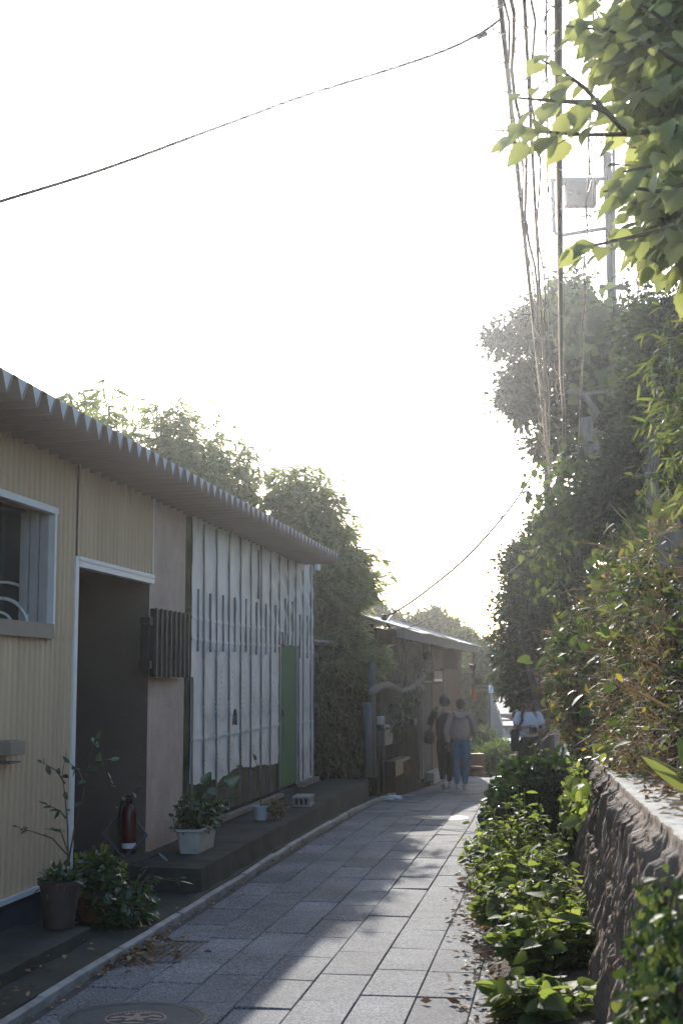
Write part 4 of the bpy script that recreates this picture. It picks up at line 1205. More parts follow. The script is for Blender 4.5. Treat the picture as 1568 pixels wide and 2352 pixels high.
# bamboo grove behind the house
def bamboo(label, root, tops, per=16, nl=7, size=0.15, mat='l_bamboo', low=0.45, group="bamboo behind the long house", name="bamboo_clump"):
    t = thing(name, root, label, "bamboo", group)
    b = MB(); pos = []; dr = []
    for tp in tops:
        tp = Vector(tp); p0 = Vector(root) + Vector((random.gauss(0, 0.2), random.gauss(0, 0.25), 0))
        mid = p0.lerp(tp, 0.62); mid.z += 0.25 * (tp.z - p0.z) * 0.5
        tip = tp + Vector((random.gauss(0, .12), random.gauss(0, .12), -0.10))
        pts = []
        for i in range(15):
            u = i / 14
            pts.append(p0 * (1 - u) ** 2 + mid * 2 * u * (1 - u) + tip * u * u)
        b.tube(pts, [0.014 * (1 - 0.85 * i / 14) for i in range(15)], 5)
        for _ in range(per):
            u = low + (1 - low) * random.random() ** 0.8
            j = min(13, int(u * 14)); q = pts[j].lerp(pts[j + 1], u * 14 - j)
            a = random.random() * 6.283; L_ = random.uniform(0.08, 0.45) * (1.15 - 0.5 * u)
            e = q + Vector((math.cos(a) * L_, math.sin(a) * L_, random.uniform(-0.06, 0.16)))
            b.tube([q, q.lerp(e, 0.5) + Vector((0, 0, 0.02)), e], [0.0035, 0.003, 0.0015], 3, cap=False)
            for k in range(nl):
                v = 0.35 + 0.65 * random.random()
                d = Vector((math.cos(a) + random.gauss(0, 0.7), math.sin(a) + random.gauss(0, 0.7), random.uniform(-1.2, 0.35)))
                pos.append(tuple(q.lerp(e, v))); dr.append(tuple(d))
    b.build("culm", M['culm'], t)
    pos = np.array(pos); k = len(pos)
    nn = unit(np.array([0, 0, 1.0]) + 0.6 * rng.normal(size=(k, 3)))
    link("leaves", leaf_mesh("leaves", [(pos, unit(np.array(dr)), nn, size * (0.55 + 0.8 * rng.random(k)), 'blade', 0)]), M[mat], t)
    return t
def btops(spec, Y):
    out = []
    for x, y, sx_, n in spec:
        for _ in range(n):
            dy = abs(random.gauss(0, 1))
            out.append(at(x + random.gauss(0, sx_), y - 20 + 46 * dy, Y + random.gauss(0, 0.35)))
    return out
BG = [("pale bamboo clump leftmost behind the ribbed house roof", 17.0, [(150, 885, 22, 9), (190, 930, 25, 7)]),
      ("bamboo clump with the tallest upright tip behind the roof", 18.6, [(262, 880, 18, 12), (230, 930, 25, 9)]),
      ("rounded bamboo clump behind the roof, above the doorway", 19.6, [(370, 905, 24, 13), (320, 950, 25, 9), (405, 950, 18, 9)]),
      ("bamboo clump with a drooping side spray, above the louvre screen", 19.6, [(445, 945, 18, 11), (425, 1010, 25, 10), (470, 1005, 14, 7)]),
      ("lower bamboo clump behind the roof, above the first wall battens", 19.3, [(525, 1012, 28, 18), (570, 1025, 20, 14), (500, 1030, 24, 14)]),
      ("dense bamboo clump behind the roof over the middle of the white wall", 19.2, [(640, 1068, 24, 15), (690, 1075, 20, 12), (600, 1105, 20, 8)]),
      ("arching bamboo clump behind the roof's far end", 19.3, [(745, 1100, 18, 12), (715, 1090, 22, 12), (690, 1150, 24, 10)]),
      ("bamboo clump bending out past the roof end", 19.4, [(760, 1150, 16, 15), (790, 1205, 13, 12), (750, 1190, 20, 13)])]
for lab, Yc, spec in BG:
    c = at(sum(a[0] for a in spec) / len(spec), 1000, Yc)
    bamboo(lab, (min(c.x - 0.1, -0.75), c.y + 0.3, 0.0), btops(spec, Yc), per=13, nl=8, size=0.19, low=0.5)
# the clump in the gap, hanging down towards the lane
gt = [(806, 1262, 14, 11), (775, 1290, 20, 10), (798, 1340, 18, 10), (775, 1395, 18, 10), (825, 1470, 14, 12), (800, 1490, 20, 11), (836, 1510, 9, 8), (772, 1455, 14, 9)]
bamboo("sunlit bamboo hanging down between the white wall and the wooden shed", at(735, 1500, 22.0), btops(gt, 19.7), per=30, nl=8, size=0.18, low=0.6)

# ivy covered fence in the gap
fx0, fx1 = Vector((-0.42, 18.45, 0)), Vector((0.47, 20.9, 0))
fd = (fx1 - fx0).normalized(); fn = Vector((fd.y, -fd.x, 0)); FLn = (fx1 - fx0).length
fence = thing("board_fence", (fx0 + fx1) / 2, "dark board fence overgrown with vines between the white wall and the shed", "fence")
def Fp(s, o_, z): return fx0 + fd * s + fn * o_ + Vector((0, 0, z))
b = MB()
for k in range(16):
    s = FLn * k / 16; b.wbox(s, s + FLn / 16 - 0.008, -0.03, random.uniform(0, 0.01), -0.1, 1.95 + random.uniform(-.02, .02), F=Fp)
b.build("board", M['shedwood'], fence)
b = MB(); b.wbox(0, FLn, -0.06, -0.03, 1.6, 1.7, F=Fp); b.build("rail", M['shedwood'], fence)
b = MB(); b.wbox(-0.1, 0.75, -0.5, 0.08, 2.0, 2.02, F=Fp); b.build("roof_sheet", M['shedroof'], fence)
vine = thing("fence_vine", (fx0 + fx1) / 2, "dark vine with bare hanging stems covering the board fence", "vine")
n_ = 2600
s_ = FLn * rng.random(n_); z_ = 1.95 * rng.random(n_) ** 0.8
pos = np.array([tuple(Fp(a, 0.03 + 0.13 * random.random() * (0.4 + 0.6 * (0.5 + 0.5 * mnoise.noise(Vector((a * 2, c * 2, 0))))), c)) for a, c in zip(s_, z_)])
link("leaves", leaf_mesh("leaves", [(pos, unit(np.array([0.2, -0.1, -0.8]) + 0.5 * rng.normal(size=(n_, 3))), unit(np.array([1, -0.3, 0.4]) + 0.5 * rng.normal(size=(n_, 3))), 0.075 * (0.5 + 0.9 * rng.random(n_)), 'oval', 0)]), M['l_dark'], vine)
b = MB()
for k in range(12):
    s = random.uniform(0, FLn); z1 = random.uniform(1.2, 1.9); b.tube(stem_pts(Fp(s, 0.12, z1), Fp(s + random.gauss(0, 0.3), 0.14 + 0.1 * random.random(), z1 - random.uniform(0.3, 1.2)), 5, 0.03), 0.005, 4)
b.build("stem", M['twig'], vine)
# fallen board on the plinth end
o_ = MB(); o_.box(at(755, 1800, 18.9), (0.55, 0.3, 0.02), 0.9, R=Matrix.Rotation(0.35, 3, 'Y') @ Matrix.Rotation(0.5, 3, 'Z'))
o = o_.build("dark_board", M['shedwood'], origin=at(755, 1810, 18.9)); tag(o, "loose dark board lying at the far end of the concrete plinth", "board")

# mulberry branches in the upper right corner, close to the camera
mul = thing("mulberry_tree", (3.6, 6.6, 1.4), "mulberry tree reaching in from the upper right with large sunlit yellow-green leaves", "tree")
mb = MB()
tip0 = at(1750, 260, 6.2)
mb.tube(stem_pts((3.6, 6.6, 1.2), tip0, 6, 0.06), [0.11, 0.10, 0.09, 0.08, 0.07, 0.06, 0.05], 9)
brs = [  # (pixel, pixel, depth) polylines of the twigs read from the photograph
    [(1750, 260, 6.2), (1560, 290, 5.9), (1440, 308, 5.7), (1340, 310, 5.6), (1240, 303, 5.5), (1135, 300, 5.45)],
    [(1440, 308, 5.7), (1390, 255, 5.6), (1340, 200, 5.5), (1285, 160, 5.45), (1225, 128, 5.4)],
    [(1390, 255, 5.6), (1330, 235, 5.5), (1250, 230, 5.45), (1185, 225, 5.4)],
    [(1750, 260, 6.2), (1620, 180, 5.9), (1500, 110, 5.7), (1400, 70, 5.6), (1300, 60, 5.5)],
    [(1620, 180, 5.9), (1540, 60, 5.7), (1450, -10, 5.6), (1330, -40, 5.5)],
    [(1750, 260, 6.2), (1640, 400, 6.1), (1520, 440, 5.9), (1440, 430, 5.8), (1385, 440, 5.75)],
    [(1640, 400, 6.1), (1560, 520, 6.0), (1470, 540, 5.9), (1380, 560, 5.85), (1310, 570, 5.8)],
    [(1560, 520, 6.0), (1520, 590, 5.9), (1480, 610, 5.9)],
    [(1560, 290, 5.9), (1500, 380, 5.8), (1430, 395, 5.7)],
    [(1750, 260, 6.2), (1640, 120, 6.5), (1540, 180, 6.5), (1470, 210, 6.4)],
    [(1640, 120, 6.5), (1580, 20, 6.5), (1480, 40, 6.5)]]
lp = []; ld = []; ln_ = []
for br in brs:
    pts = [at(*q) for q in br]
    mb.tube(pts, [0.014 - 0.010 * i / (len(pts) - 1) for i in range(len(pts))], 6)
    tot = len(pts) - 1
    for i in range(tot):
        a_, c_ = pts[i], pts[i + 1]
        m_ = int((c_ - a_).length / (0.022 if i >= tot - 2 else 0.032))
        for k in range(m_):
            q = a_.lerp(c_, (k + random.random()) / m_)
            if q.x / q.y > 0.275: continue
            ax = (c_ - a_).normalized(); side = 1 if k % 2 else -1
            lat = ax.cross(Vector((0, 0, 1))).normalized() * side
            if i < tot - 1 and random.random() < 0.25: continue
            pet = q + lat * random.uniform(0.01, 0.06) + Vector((0, 0, random.uniform(-0.05, 0.03)))
            d = ax * random.uniform(0.15, 0.7) + lat * random.uniform(0.2, 0.9) + Vector((-0.25, 0, -random.uniform(0.35, 1.0)))
            lp.append(tuple(pet)); ld.append(tuple(d)); ln_.append((random.gauss(-0.15, 0.4), random.gauss(-0.5, 0.4), random.uniform(0.3, 1.0)))
lp = np.array(lp); ld = np.array(ld)
B = [(lp, unit(ld), unit(np.array(ln_)), 0.125 * (0.55 + 0.6 * rng.random(len(lp))), 'mulberry', 0)]
# the deep leafy mass in the corner
C = np.concatenate([clusters(tuple(at(x, y, Y)), (rx, 0.35, rz), n) for x, y, Y, rx, rz, n in ((1530, 150, 6.9, 0.20, 0.36, 30), (1600, 330, 7.0, 0.28, 0.3, 22), (1500, 60, 7.0, 0.24, 0.2, 18), (1590, 60, 6.7, 0.25, 0.3, 34), (1575, 470, 6.6, 0.16, 0.22, 20), (1600, 570, 6.6, 0.18, 0.16, 14))])
B.append(foliage(C, 0.16, 13, 0.12, 0.55, 'mulberry', 0))
link("crown", leaf_mesh("crown", B), M['l_mulberry'], mul)
mb.build("trunk", M['twig'], mul, smooth=True)

# bamboo leaning in at the right edge
rt = []
for x, y, n in ((1540, 700, 6), (1500, 760, 6), (1490, 830, 5), (1520, 900, 6), (1545, 830, 5), (1530, 1000, 6), (1500, 1060, 4), (1560, 960, 5), (1555, 1080, 5)):
    for _ in range(max(1, n // 2)): rt.append(at(x + 24 + random.gauss(0, 12), y + random.gauss(0, 20), 7.6 + random.gauss(0, 0.3)))
bamboo("sunlit pale bamboo leaning in at the right picture edge below the mulberry", (2.75, 8.2, 2.2), rt, per=11, nl=5, size=0.105, mat='l_sasa', low=0.55, group=None)

# far trees
tree("pine_tree", "small round pine top just over the shed roof beside the bamboo", at(835, 1700, 52), at(840, 1400, 52), 0.25, [px_blob(838, 1402, 52, 28, 20, 1.0, 44), px_blob(815, 1398, 52, 18, 20, 0.8, 22), px_blob(862, 1412, 52, 14, 12, 0.5, 12)], 70, 0.17, 'l_pine', crad=0.36, droop=-0.2)
tree("pine_tree", "broad layered pine top over the middle of the shed roof", at(990, 1750, 56), at(990, 1440, 56), 0.3, [px_blob(1000, 1437, 56, 24, 18, 1.2, 44), px_blob(960, 1445, 56, 34, 16, 1.2, 44), px_blob(1030, 1448, 56, 26, 16, 1.2, 36), px_blob(1055, 1465, 56, 20, 10, 0.8, 16), px_blob(905, 1432, 56, 10, 6, 0.6, 6)], 70, 0.18, 'l_pine', crad=0.38, droop=-0.2)
tree("pine_tree", "lower pale-green pine top at the shed's far corner", at(1050, 1750, 50), at(1060, 1490, 50), 0.25, [px_blob(1056, 1478, 50, 28, 16, 1.0, 34), px_blob(1085, 1500, 50, 26, 24, 1.0, 34)], 70, 0.17, 'l_pine', crad=0.36, droop=-0.1)
tree("broadleaf_tree", "hazy tree beyond the shed's end post", at(1100, 1760, 46), at(1105, 1560, 46), 0.22, [px_blob(1110, 1520, 46, 28, 40, 1.2, 60), px_blob(1090, 1570, 46, 36, 44, 1.2, 70), px_blob(1125, 1490, 46, 14, 16, 0.6, 12)], 70, 0.17, 'l_pine', crad=0.38, droop=0.1)
def bush(label, blobs, base, mat='l_far', size=0.10, per=70, crad=0.2, group=None):
    t = thing("round_bush", base, label, "bush", group)
    C = np.concatenate([clusters(c, r, n, 0.7) for c, r, n in blobs])
    link("leaves", leaf_mesh("leaves", [foliage(C, crad, per, size, 0.0, 'simple', 0)]), M[mat], t)
    b = MB()
    for c, r, n in blobs:
        b.tube(stem_pts(Vector(base), c, 3, 0.03), [0.05, 0.03, 0.02, 0.01], 5)
    b.build("branch", M['twig'], t)
bush("sunlit clipped bush just beyond the lane's crest", [px_blob(1128, 1752, 33, 28, 26, 0.6, 46), px_blob(1160, 1735, 33.5, 28, 22, 0.6, 40), px_blob(1178, 1775, 32, 20, 20, 0.5, 24)], at(1140, 1800, 33))
bush("grey-green bush on the slope beyond the crest, left of the sunlit one", [px_blob(1105, 1705, 38, 32, 22, 0.8, 50), px_blob(1075, 1735, 37, 34, 26, 0.8, 50), px_blob(1110, 1745, 37, 22, 20, 0.6, 30)], at(1085, 1800, 38), 'l_pine')

# ================================================================== THE WOODEN SHED
SH0 = Vector((0.50, 20.5, 0)); SHD = Vector((0.19, 1, 0)).normalized(); SHN = Vector((SHD.y, -SHD.x, 0))
def H(s, o_, z): return SH0 + SHD * s + SHN * o_ + Vector((0, 0, z))
def on_shed(px, py, o_=0.0):
    d = ray(px, py); p0 = SH0 + SHN * o_; c = Vector((0, 0, CAM_Z))
    t = (p0 - c).dot(SHN) / d.dot(SHN); p = c + d * t
    return (p - p0).dot(SHD), p.z
C3 = lambda x, y: (689.5 + x * 0.29317, 1321.6 + y * 0.29317)
def H3(x, y, o_=0.0): return on_shed(*C3(x, y), o_)
shed = thing("wooden_shed", H(5.5, -1, -0.4), "dark weathered wooden shed with a shallow grey metal roof, beyond the bamboo", "shed")
s_e = on_shed(1062, 1600)[0]
SZ0 = -0.55
b = MB()
k = 0; s = 0.0
while s < s_e - 3.9:
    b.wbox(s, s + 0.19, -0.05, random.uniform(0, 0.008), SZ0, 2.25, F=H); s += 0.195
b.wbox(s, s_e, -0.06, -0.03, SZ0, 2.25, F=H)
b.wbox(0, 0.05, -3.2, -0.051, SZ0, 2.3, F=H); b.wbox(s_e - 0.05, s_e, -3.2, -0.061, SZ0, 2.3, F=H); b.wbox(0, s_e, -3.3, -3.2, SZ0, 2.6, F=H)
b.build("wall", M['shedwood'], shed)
s_door = s
zr0 = on_shed(930, 1454, 0.35)[1]; zr1 = on_shed(1090, 1488, 0.35)[1]
print("SHED", s_e, zr0, zr1, s_door)
b = MB()
zr = 2.20; rise = 0.60
ridge_o = -1.6
for i in range(12):
    a, c = -0.3 + (s_e + 0.9) * i / 12, -0.3 + (s_e + 0.9) * (i + 1) / 12 - 0.01
    wz = random.gauss(0, 0.012)
    za = 2.24
    b.hexa([H(a, 0.4, za + wz), H(a, ridge_o, za + rise + wz), H(c, ridge_o, za + rise), H(c, 0.4, za), H(a, 0.4, za + 0.02 + wz), H(a, ridge_o, za + rise + 0.02 + wz), H(c, ridge_o, za + rise + 0.02), H(c, 0.4, za + 0.02)])
    b.hexa([H(a, ridge_o - 0.005, za + rise), H(a, -3.4, za + 0.1), H(c, -3.4, za + 0.1), H(c, ridge_o - 0.005, za + rise), H(a, ridge_o - 0.005, za + rise + 0.02), H(a, -3.4, za + 0.12), H(c, -3.4, za + 0.12), H(c, ridge_o - 0.005, za + rise + 0.02)])
roof2 = b.build("roof", M['shedroof'], shed)
b = MB(); b.wbox(-0.25, s_e + 0.5, 0.33, 0.36, 2.10, 2.235, F=H); b.build("fascia", M['batten'], roof2)
for k in range(9):
    b = MB(); b.wbox(0.2 + k * (s_e - 0.4) / 8, 0.26 + k * (s_e - 0.4) / 8, -0.03, 0.325, 2.13, 2.22, F=H); b.build("rafter", M['shedwood'], roof2)
# gable boards over the lattice end
b = MB(); b.wbox(-0.02, 0.9, 0.012, 0.04, 1.72, 1.80, F=H); b.build("head_board", M['shedwood'], shed)
# parts on the front
def part(name, x0, y0, x1, y1, o0, o1, mat, parent=shed, bev=0.0):
    s0, z1 = H3(x0, y0, o1); s1, z0 = H3(x1, y1, o1)
    b = MB(); b.wbox(min(s0, s1), max(s0, s1), o0, o1, min(z0, z1), max(z0, z1), F=H); return b.build(name, mat, parent, bevel=bev)
lat = part("lattice_window", 640, 850, 805, 1160, 0.0, 0.02, M['dark'])
b = MB()
s0, z1 = H3(640, 850, 0.05); s1, z0 = H3(805, 1160, 0.05)
for k in range(10):
    s = s0 + (s1 - s0) * k / 9; b.wbox(s, s + 0.022, 0.021, 0.05, z0, z1, F=H)
b.wbox(s0, s1 + 0.02, 0.021, 0.045, z0 - 0.04, z0 - 0.001, F=H)
b.build("lattice", M['palewood'], lat)
part("door", 962, 850, 1030, 1590, 0.0, 0.02, M['dark'])
part("door_post", 935, 850, 948, 1600, 0.0, 0.05, M['palewood']); part("door_post", 953, 850, 966, 1590, 0.0, 0.06, M['palewood'])
part("door_head", 945, 828, 1028, 840, 0.0, 0.06, M['palewood'])
part("door_post", 1128, 740, 1138, 960, 0.0, 0.05, M['palewood'])
part("wood_panel", 1030, 850, 1127, 1560, -0.02, 0.03, M['brownwood'])
part("wood_panel", 1140, 735, 1268, 1560, -0.02, 0.04, M['brownwood'])
part("wood_panel", 1044, 575, 1115, 740, -0.02, 0.02, M['brownwood'])
part("corner_post", 1236, 572, 1262, 735, 0.0, 0.09, M['brownwood'])
part("beam", 1115, 728, 1262, 745, 0.0, 0.07, M['brownwood'])
part("notice_board", 1048, 748, 1114, 812, 0.03, 0.06, M['palewood']); part("fringe", 1050, 812, 1112, 830, 0.03, 0.05, M['label'])
part("upper_panel", 922, 860, 972, 905, 0.06, 0.08, M['palewood'])
part("doorstep", 1046, 1546, 1117, 1572, 0.0, 0.16, M['concrete_pale'])
part("intercom", 886, 1125, 914, 1172, 0.0, 0.06, M['pole'], bev=0.006); 
s0, z0 = H3(900, 1148, 0.07); b = MB(); b.wbox(s0 - 0.03, s0 + 0.05, 0.0, 0.075, z0 - 0.05, z0 + 0.04, F=H); b.build("intercom", M['box'], shed)
mt_ = part("meter_box", 662, 1220, 724, 1320, 0.0, 0.11, M['box'], bev=0.012)
part("switch_box", 636, 1105, 662, 1165, 0.0, 0.07, M['label'], bev=0.008)
def htube(name, pts, r, mat, o_=0.06):
    b = MB(); q = []
    for x, y in pts:
        s, z = H3(x, y, o_); q.append(H(s, o_, z))
    b.tube(q, r, 8); return b.build(name, mat, shed, smooth=True)
htube("conduit", [(640, 1440), (640, 1240), (641, 1205), (652, 1186), (668, 1182), (682, 1186)], 0.035, M['pvc'])
htube("conduit", [(640, 1700), (641, 1560), (641, 1445)], 0.03, M['black'])
htube("drain_pipe", [(530, 1580), (528, 1300), (522, 1000)], 0.055, M['pvc'], 0.12)
htube("drain_pipe", [(570, 1580), (562, 1200), (556, 760), (556, 690)], 0.055, M['pvc'], 0.14)
part("post_box", 745, 1458, 858, 1530, 0.0, 0.16, M['black'], bev=0.01); part("post_box_flap", 812, 1460, 858, 1560, 0.161, 0.17, M['brownwood'])
lamp_ = MB(); s0, z0 = H3(1010, 642, 0.1); lamp_.lathe([(0.0, -0.1), (0.07, -0.09), (0.085, 0), (0.07, 0.09), (0, 0.1)], H(s0, 0.12, z0), 14); lamp_.build("wall_lamp", M['palewood'], shed, smooth=True)
lamp_ = MB(); lamp_.lathe([(0.0, -0.1), (0.07, -0.09), (0.085, 0), (0.07, 0.09), (0, 0.1)], H(s0 - 0.4, 0.12, z0), 14); lamp_.build("wall_lamp", M['brownwood'], shed, smooth=True)
# crooked branch and dry creepers
q = [(560, 912), (600, 882), (640, 862), (690, 858), (730, 880), (770, 905), (810, 910), (850, 896), (900, 855), (945, 815), (962, 770), (955, 735)]
b = MB(); pts = []
for x, y in q:
    s, z = H3(x, y, 0.2); pts.append(H(s, 0.2, z))
b.tube(pts, [0.05, 0.055, 0.05, 0.055, 0.05, 0.055, 0.05, 0.055, 0.05, 0.05, 0.045, 0.035], 9)
o = b.build("crooked_branch", M['palewood'], origin=pts[6], smooth=True); tag(o, "pale crooked branch hung in a wave across the shed front", "branch")
dv = thing("dry_creeper", H(1.5, 0.15, 1.8), "tangle of bare dry creeper stems hanging from the shed eave", "creeper")
b = MB()
for _ in range(44):
    s0 = random.uniform(0.2, 4.2); z0 = random.uniform(1.2, 2.2); a = random.gauss(-1.5, 0.9); l = random.uniform(0.3, 0.9)
    p0 = H(s0, random.uniform(0.08, 0.35), z0); p1 = H(s0 + l * math.cos(a), random.uniform(0.08, 0.4), z0 + l * math.sin(a)); b.tube(stem_pts(p0, p1, 5, 0.03), 0.005, 4)
b.build("stem", M['palewood'], dv)
iv = np.array([tuple(H(random.gauss(1.6, 0.55), 0.22 + 0.1 * random.random(), random.gauss(1.22, 0.08))) for _ in range(90)] + [tuple(H(random.gauss(0.2, 0.3), 0.2 + 0.15 * random.random(), random.gauss(0.95, 0.18))) for _ in range(90)])
link("leaves", leaf_mesh("leaves", [(iv, unit(np.array([0.2, -0.2, -0.7]) + 0.5 * rng.normal(size=(len(iv), 3))), unit(np.array([1, -0.5, 0.5]) + 0.4 * rng.normal(size=(len(iv), 3))), 0.10 * (0.6 + 0.6 * rng.random(len(iv))), 'oval', 0)]), M['l_dark'], dv)
# post with insulators hung at the far eave corner
pw = at(1090, 1495, 31.8)
hp_ = thing("insulator_post", at(1088, 1606, 31.8), "short wooden post with insulators hanging at the shed's far eave corner", "post")
b = MB(); b.tube([at(1091, 1488, 31.8), at(1090, 1545, 31.8), at(1087, 1578, 31.8)], 0.055, 8); b.build("shaft", M['palewood'], hp_, smooth=True)
b = MB(); b.tube([at(1087, 1578, 31.8), at(1086, 1606, 31.8)], 0.06, 8); b.build("tip", M['orange'], hp_)
b = MB(); b.tube([at(1098, 1560, 31.7), at(1098, 1572, 31.7)], [0.09, 0.07], 8); b.build("insulator", M['black'], hp_)
b = MB(); b.tube([at(1076, 1531, 31.7), at(1092, 1531, 31.7)], [0.06, 0.05], 8); b.build("insulator", M['black'], hp_)
b = MB(); b.tube([at(1090, 1568, 31.7), at(1094, 1582, 31.7), at(1091, 1592, 31.7), at(1099, 1600, 31.7)], 0.016, 5); b.build("tape_end", M['orange'], hp_)
# ================================================================== PEOPLE
def skin_eval(V, E, R, lv=2):
    me = bpy.data.meshes.new("tmp"); me.from_pydata([tuple(v) for v in V], E, [])
    o = bpy.data.objects.new("tmp", me); COL.objects.link(o)
    m = o.modifiers.new("s", 'SKIN'); m.use_smooth_shade = True; m.branch_smoothing = 0.6
    for i, r in enumerate(R):
        d = me.skin_vertices[0].data[i]; d.radius = r if hasattr(r, '__len__') else (r, r); d.use_root = (i == 0)
    ss_ = o.modifiers.new("u", 'SUBSURF'); ss_.levels = lv; ss_.render_levels = lv
    dg = bpy.context.evaluated_depsgraph_get()
    out = bpy.data.meshes.new_from_object(o.evaluated_get(dg))
    bpy.data.objects.remove(o); bpy.data.meshes.remove(me)
    return out

def merge(name, meshes):
    bm = bmesh.new()
    for me, mi in meshes:
        n0 = len(bm.faces); bm.from_mesh(me); bm.faces.ensure_lookup_table()
        for f in bm.faces[n0:]: f.material_index = mi; f.smooth = True
    out = bpy.data.meshes.new(name); bm.to_mesh(out); bm.free()
    return out

def chain(pts, rad):
    return [Vector(p) for p in pts], [(i, i + 1) for i in range(len(pts) - 1)], list(rad)

def person(label, foot, yaw, h, J, clothes, hair, hairstyle, group=None, face=True, skinmat='skin'):
    """J: joints in body space (x right, y forward, z up) for a body 1.70 m tall; clothes: list of (name, material, list of skinned chains)"""
    root = thing("person", foot, label, "person", group)
    Mx = Matrix.Translation(Vector(foot)) @ Matrix.Rotation(yaw, 4, 'Z') @ Matrix.Scale(h / 1.70, 4)
    V = []; E = []; R = []; ix = {}
    def put(k, p, r, par=None):
        ix[k] = len(V); V.append(Vector(p)); R.append(r)
        if par is not None: E.append((ix[par], ix[k]))
    put('pel', J['pel'], (0.14, 0.10)); put('wai', J['wai'], (0.125, 0.09), 'pel'); put('che', J['che'], (0.145, 0.10), 'wai'); put('nb', J['nb'], (0.065, 0.06), 'che')
    put('nt', J['nt'], 0.05, 'nb')
    hd = Vector(J['head'])
    put('jaw', hd + Vector((0, 0.02, -0.07)), (0.062, 0.068), 'nt'); put('skull', hd + Vector((0, 0, 0.02)), (0.076, 0.092), 'jaw'); put('top', hd + Vector((0, -0.01, 0.085)), (0.058, 0.07), 'skull')
    for sd in ('L', 'R'):
        put('sh' + sd, J['sh' + sd], 0.052, 'che'); put('el' + sd, J['el' + sd], 0.042, 'sh' + sd); put('wr' + sd, J['wr' + sd], 0.029, 'el' + sd)
        dr = (Vector(J['wr' + sd]) - Vector(J['el' + sd])).normalized(); put('pa' + sd, Vector(J['wr' + sd]) + dr * 0.06, (0.038, 0.022), 'wr' + sd)
        put('hi' + sd, J['hi' + sd], 0.088, 'pel'); put('kn' + sd, J['kn' + sd], 0.055, 'hi' + sd); put('an' + sd, J['an' + sd], 0.038, 'kn' + sd)
        fd = Vector(J.get('fd' + sd, (0, 1, 0))); put('toe' + sd, Vector(J['an' + sd]) + fd * 0.13 + Vector((0, 0, -0.045)), (0.038, 0.025), 'an' + sd)
    ms = [(skin_eval(V, E, R), 0)]
    for sd in ('L', 'R'):
        w_ = Vector(J['wr' + sd]); dr = (w_ - Vector(J['el' + sd])).normalized()
        a = dr.cross(Vector((0, 0, 1))); a = a.normalized() if a.length > 0.1 else Vector((1, 0, 0)); bnd = Vector(J.get('palm' + sd, (0, 0.6, 0))); bnd = (bnd - dr * bnd.dot(dr))
        if bnd.length > 0.01: bnd.normalize()
        a = dr.cross(bnd).normalized()
        for f, (off, ln) in enumerate(((-0.026, 0.066), (-0.009, 0.075), (0.009, 0.070), (0.025, 0.055))):
            p0 = w_ + dr * 0.055 + a * off
            q = [p0, p0 + dr * 0.04, p0 + dr * (0.04 + ln * 0.45) + bnd * 0.012, p0 + dr * (0.04 + ln * 0.75) + bnd * 0.035]
            ms.append((skin_eval(*chain(q, [0.010, 0.009, 0.008, 0.007]), lv=1), 0))
        p0 = w_ + dr * 0.025 - a * 0.028
        ms.append((skin_eval(*chain([p0, p0 - a * 0.022 + dr * 0.025 + bnd * 0.012, p0 - a * 0.024 + dr * 0.055 + bnd * 0.025], [0.011, 0.010, 0.008]), lv=1), 0))
    fb = MB()
    hq = hd
    fwd = Vector(J.get('face', (0, 1, 0))).normalized(); rt_ = fwd.cross(Vector((0, 0, 1))).normalized()
    RM = Matrix((rt_, fwd, Vector((0, 0, 1)))).transposed()
    def fpt(x, y, z): return hq + RM @ Vector((x, y, z))
    for sx_ in (-1, 1): fb.ball(fpt(sx_ * 0.078, -0.005, 0.0), 0.03, 8, 0, (0.4, 0.7, 1.0), RM)
    if face:
        fb.ball(fpt(0, 0.098, -0.012), 0.018, 8, 0, (0.8, 1.0, 1.5), RM)
        for sx_ in (-1, 1):
            fb.ball(fpt(sx_ * 0.031, 0.080, 0.018), 0.013, 8, 1, (1.2, 0.6, 0.6), RM); fb.ball(fpt(sx_ * 0.031, 0.084, 0.036), 0.018, 6, 1, (1.3, 0.4, 0.25), RM)
        fb.ball(fpt(0, 0.086, -0.055), 0.022, 8, 2, (1.1, 0.4, 0.3), RM)
    ms.append((fb.mesh("f"), 0)); 
    body = bmesh.new()
    for me, _ in ms[:-1]:
        body.from_mesh(me)
    for f in body.faces: f.material_index = 0; f.smooth = True
    n0 = len(body.faces); fm = ms[-1][0]; body.from_mesh(fm)
    for f in body.faces: f.smooth = True
    bmh = bpy.data.meshes.new("body"); body.to_mesh(bmh); body.free()
    bmh.transform(Mx)
    link("body", bmh, [M[skinmat], M['hairblack'], M['red']], root, smooth=True)
    for nm, mt, chs in clothes:
        me = merge(nm, [(skin_eval(*c), 0) for c in chs]); me.transform(Mx); link(nm, me, M[mt], root, smooth=True)
    # hair cap: noisy half shell over the skull
    hm = MB(); c = hd + Vector((0, -0.012, 0.03))
    vs = []; fs = []; n1, n2 = 14, 22
    for i in range(n1 + 1):
        th = math.pi * i / n1
        for k in range(n2):
            q = 2 * math.pi * k / n2
            d = Vector((math.sin(th) * math.cos(q), math.sin(th) * math.sin(q), math.cos(th)))
            fdot = (RM @ Vector((0, 1, 0))).dot(d)
            r = 1 + 0.07 * mnoise.noise(d * 9 + Vector((h, 0, 0)))
            low = -0.9 if fdot < 0.1 else (0.18 if fdot > 0.55 else -0.35)
            z = max(d.z, low)
            if hairstyle == 'bob': s3 = (0.108, 0.120, 0.118)
            elif hairstyle == 'long': s3 = (0.10, 0.112, 0.115)
            else: s3 = (0.093, 0.108, 0.108)
            vs.append(c + Vector((d.x * s3[0] * r, d.y * s3[1] * r, z * s3[2] * r)))
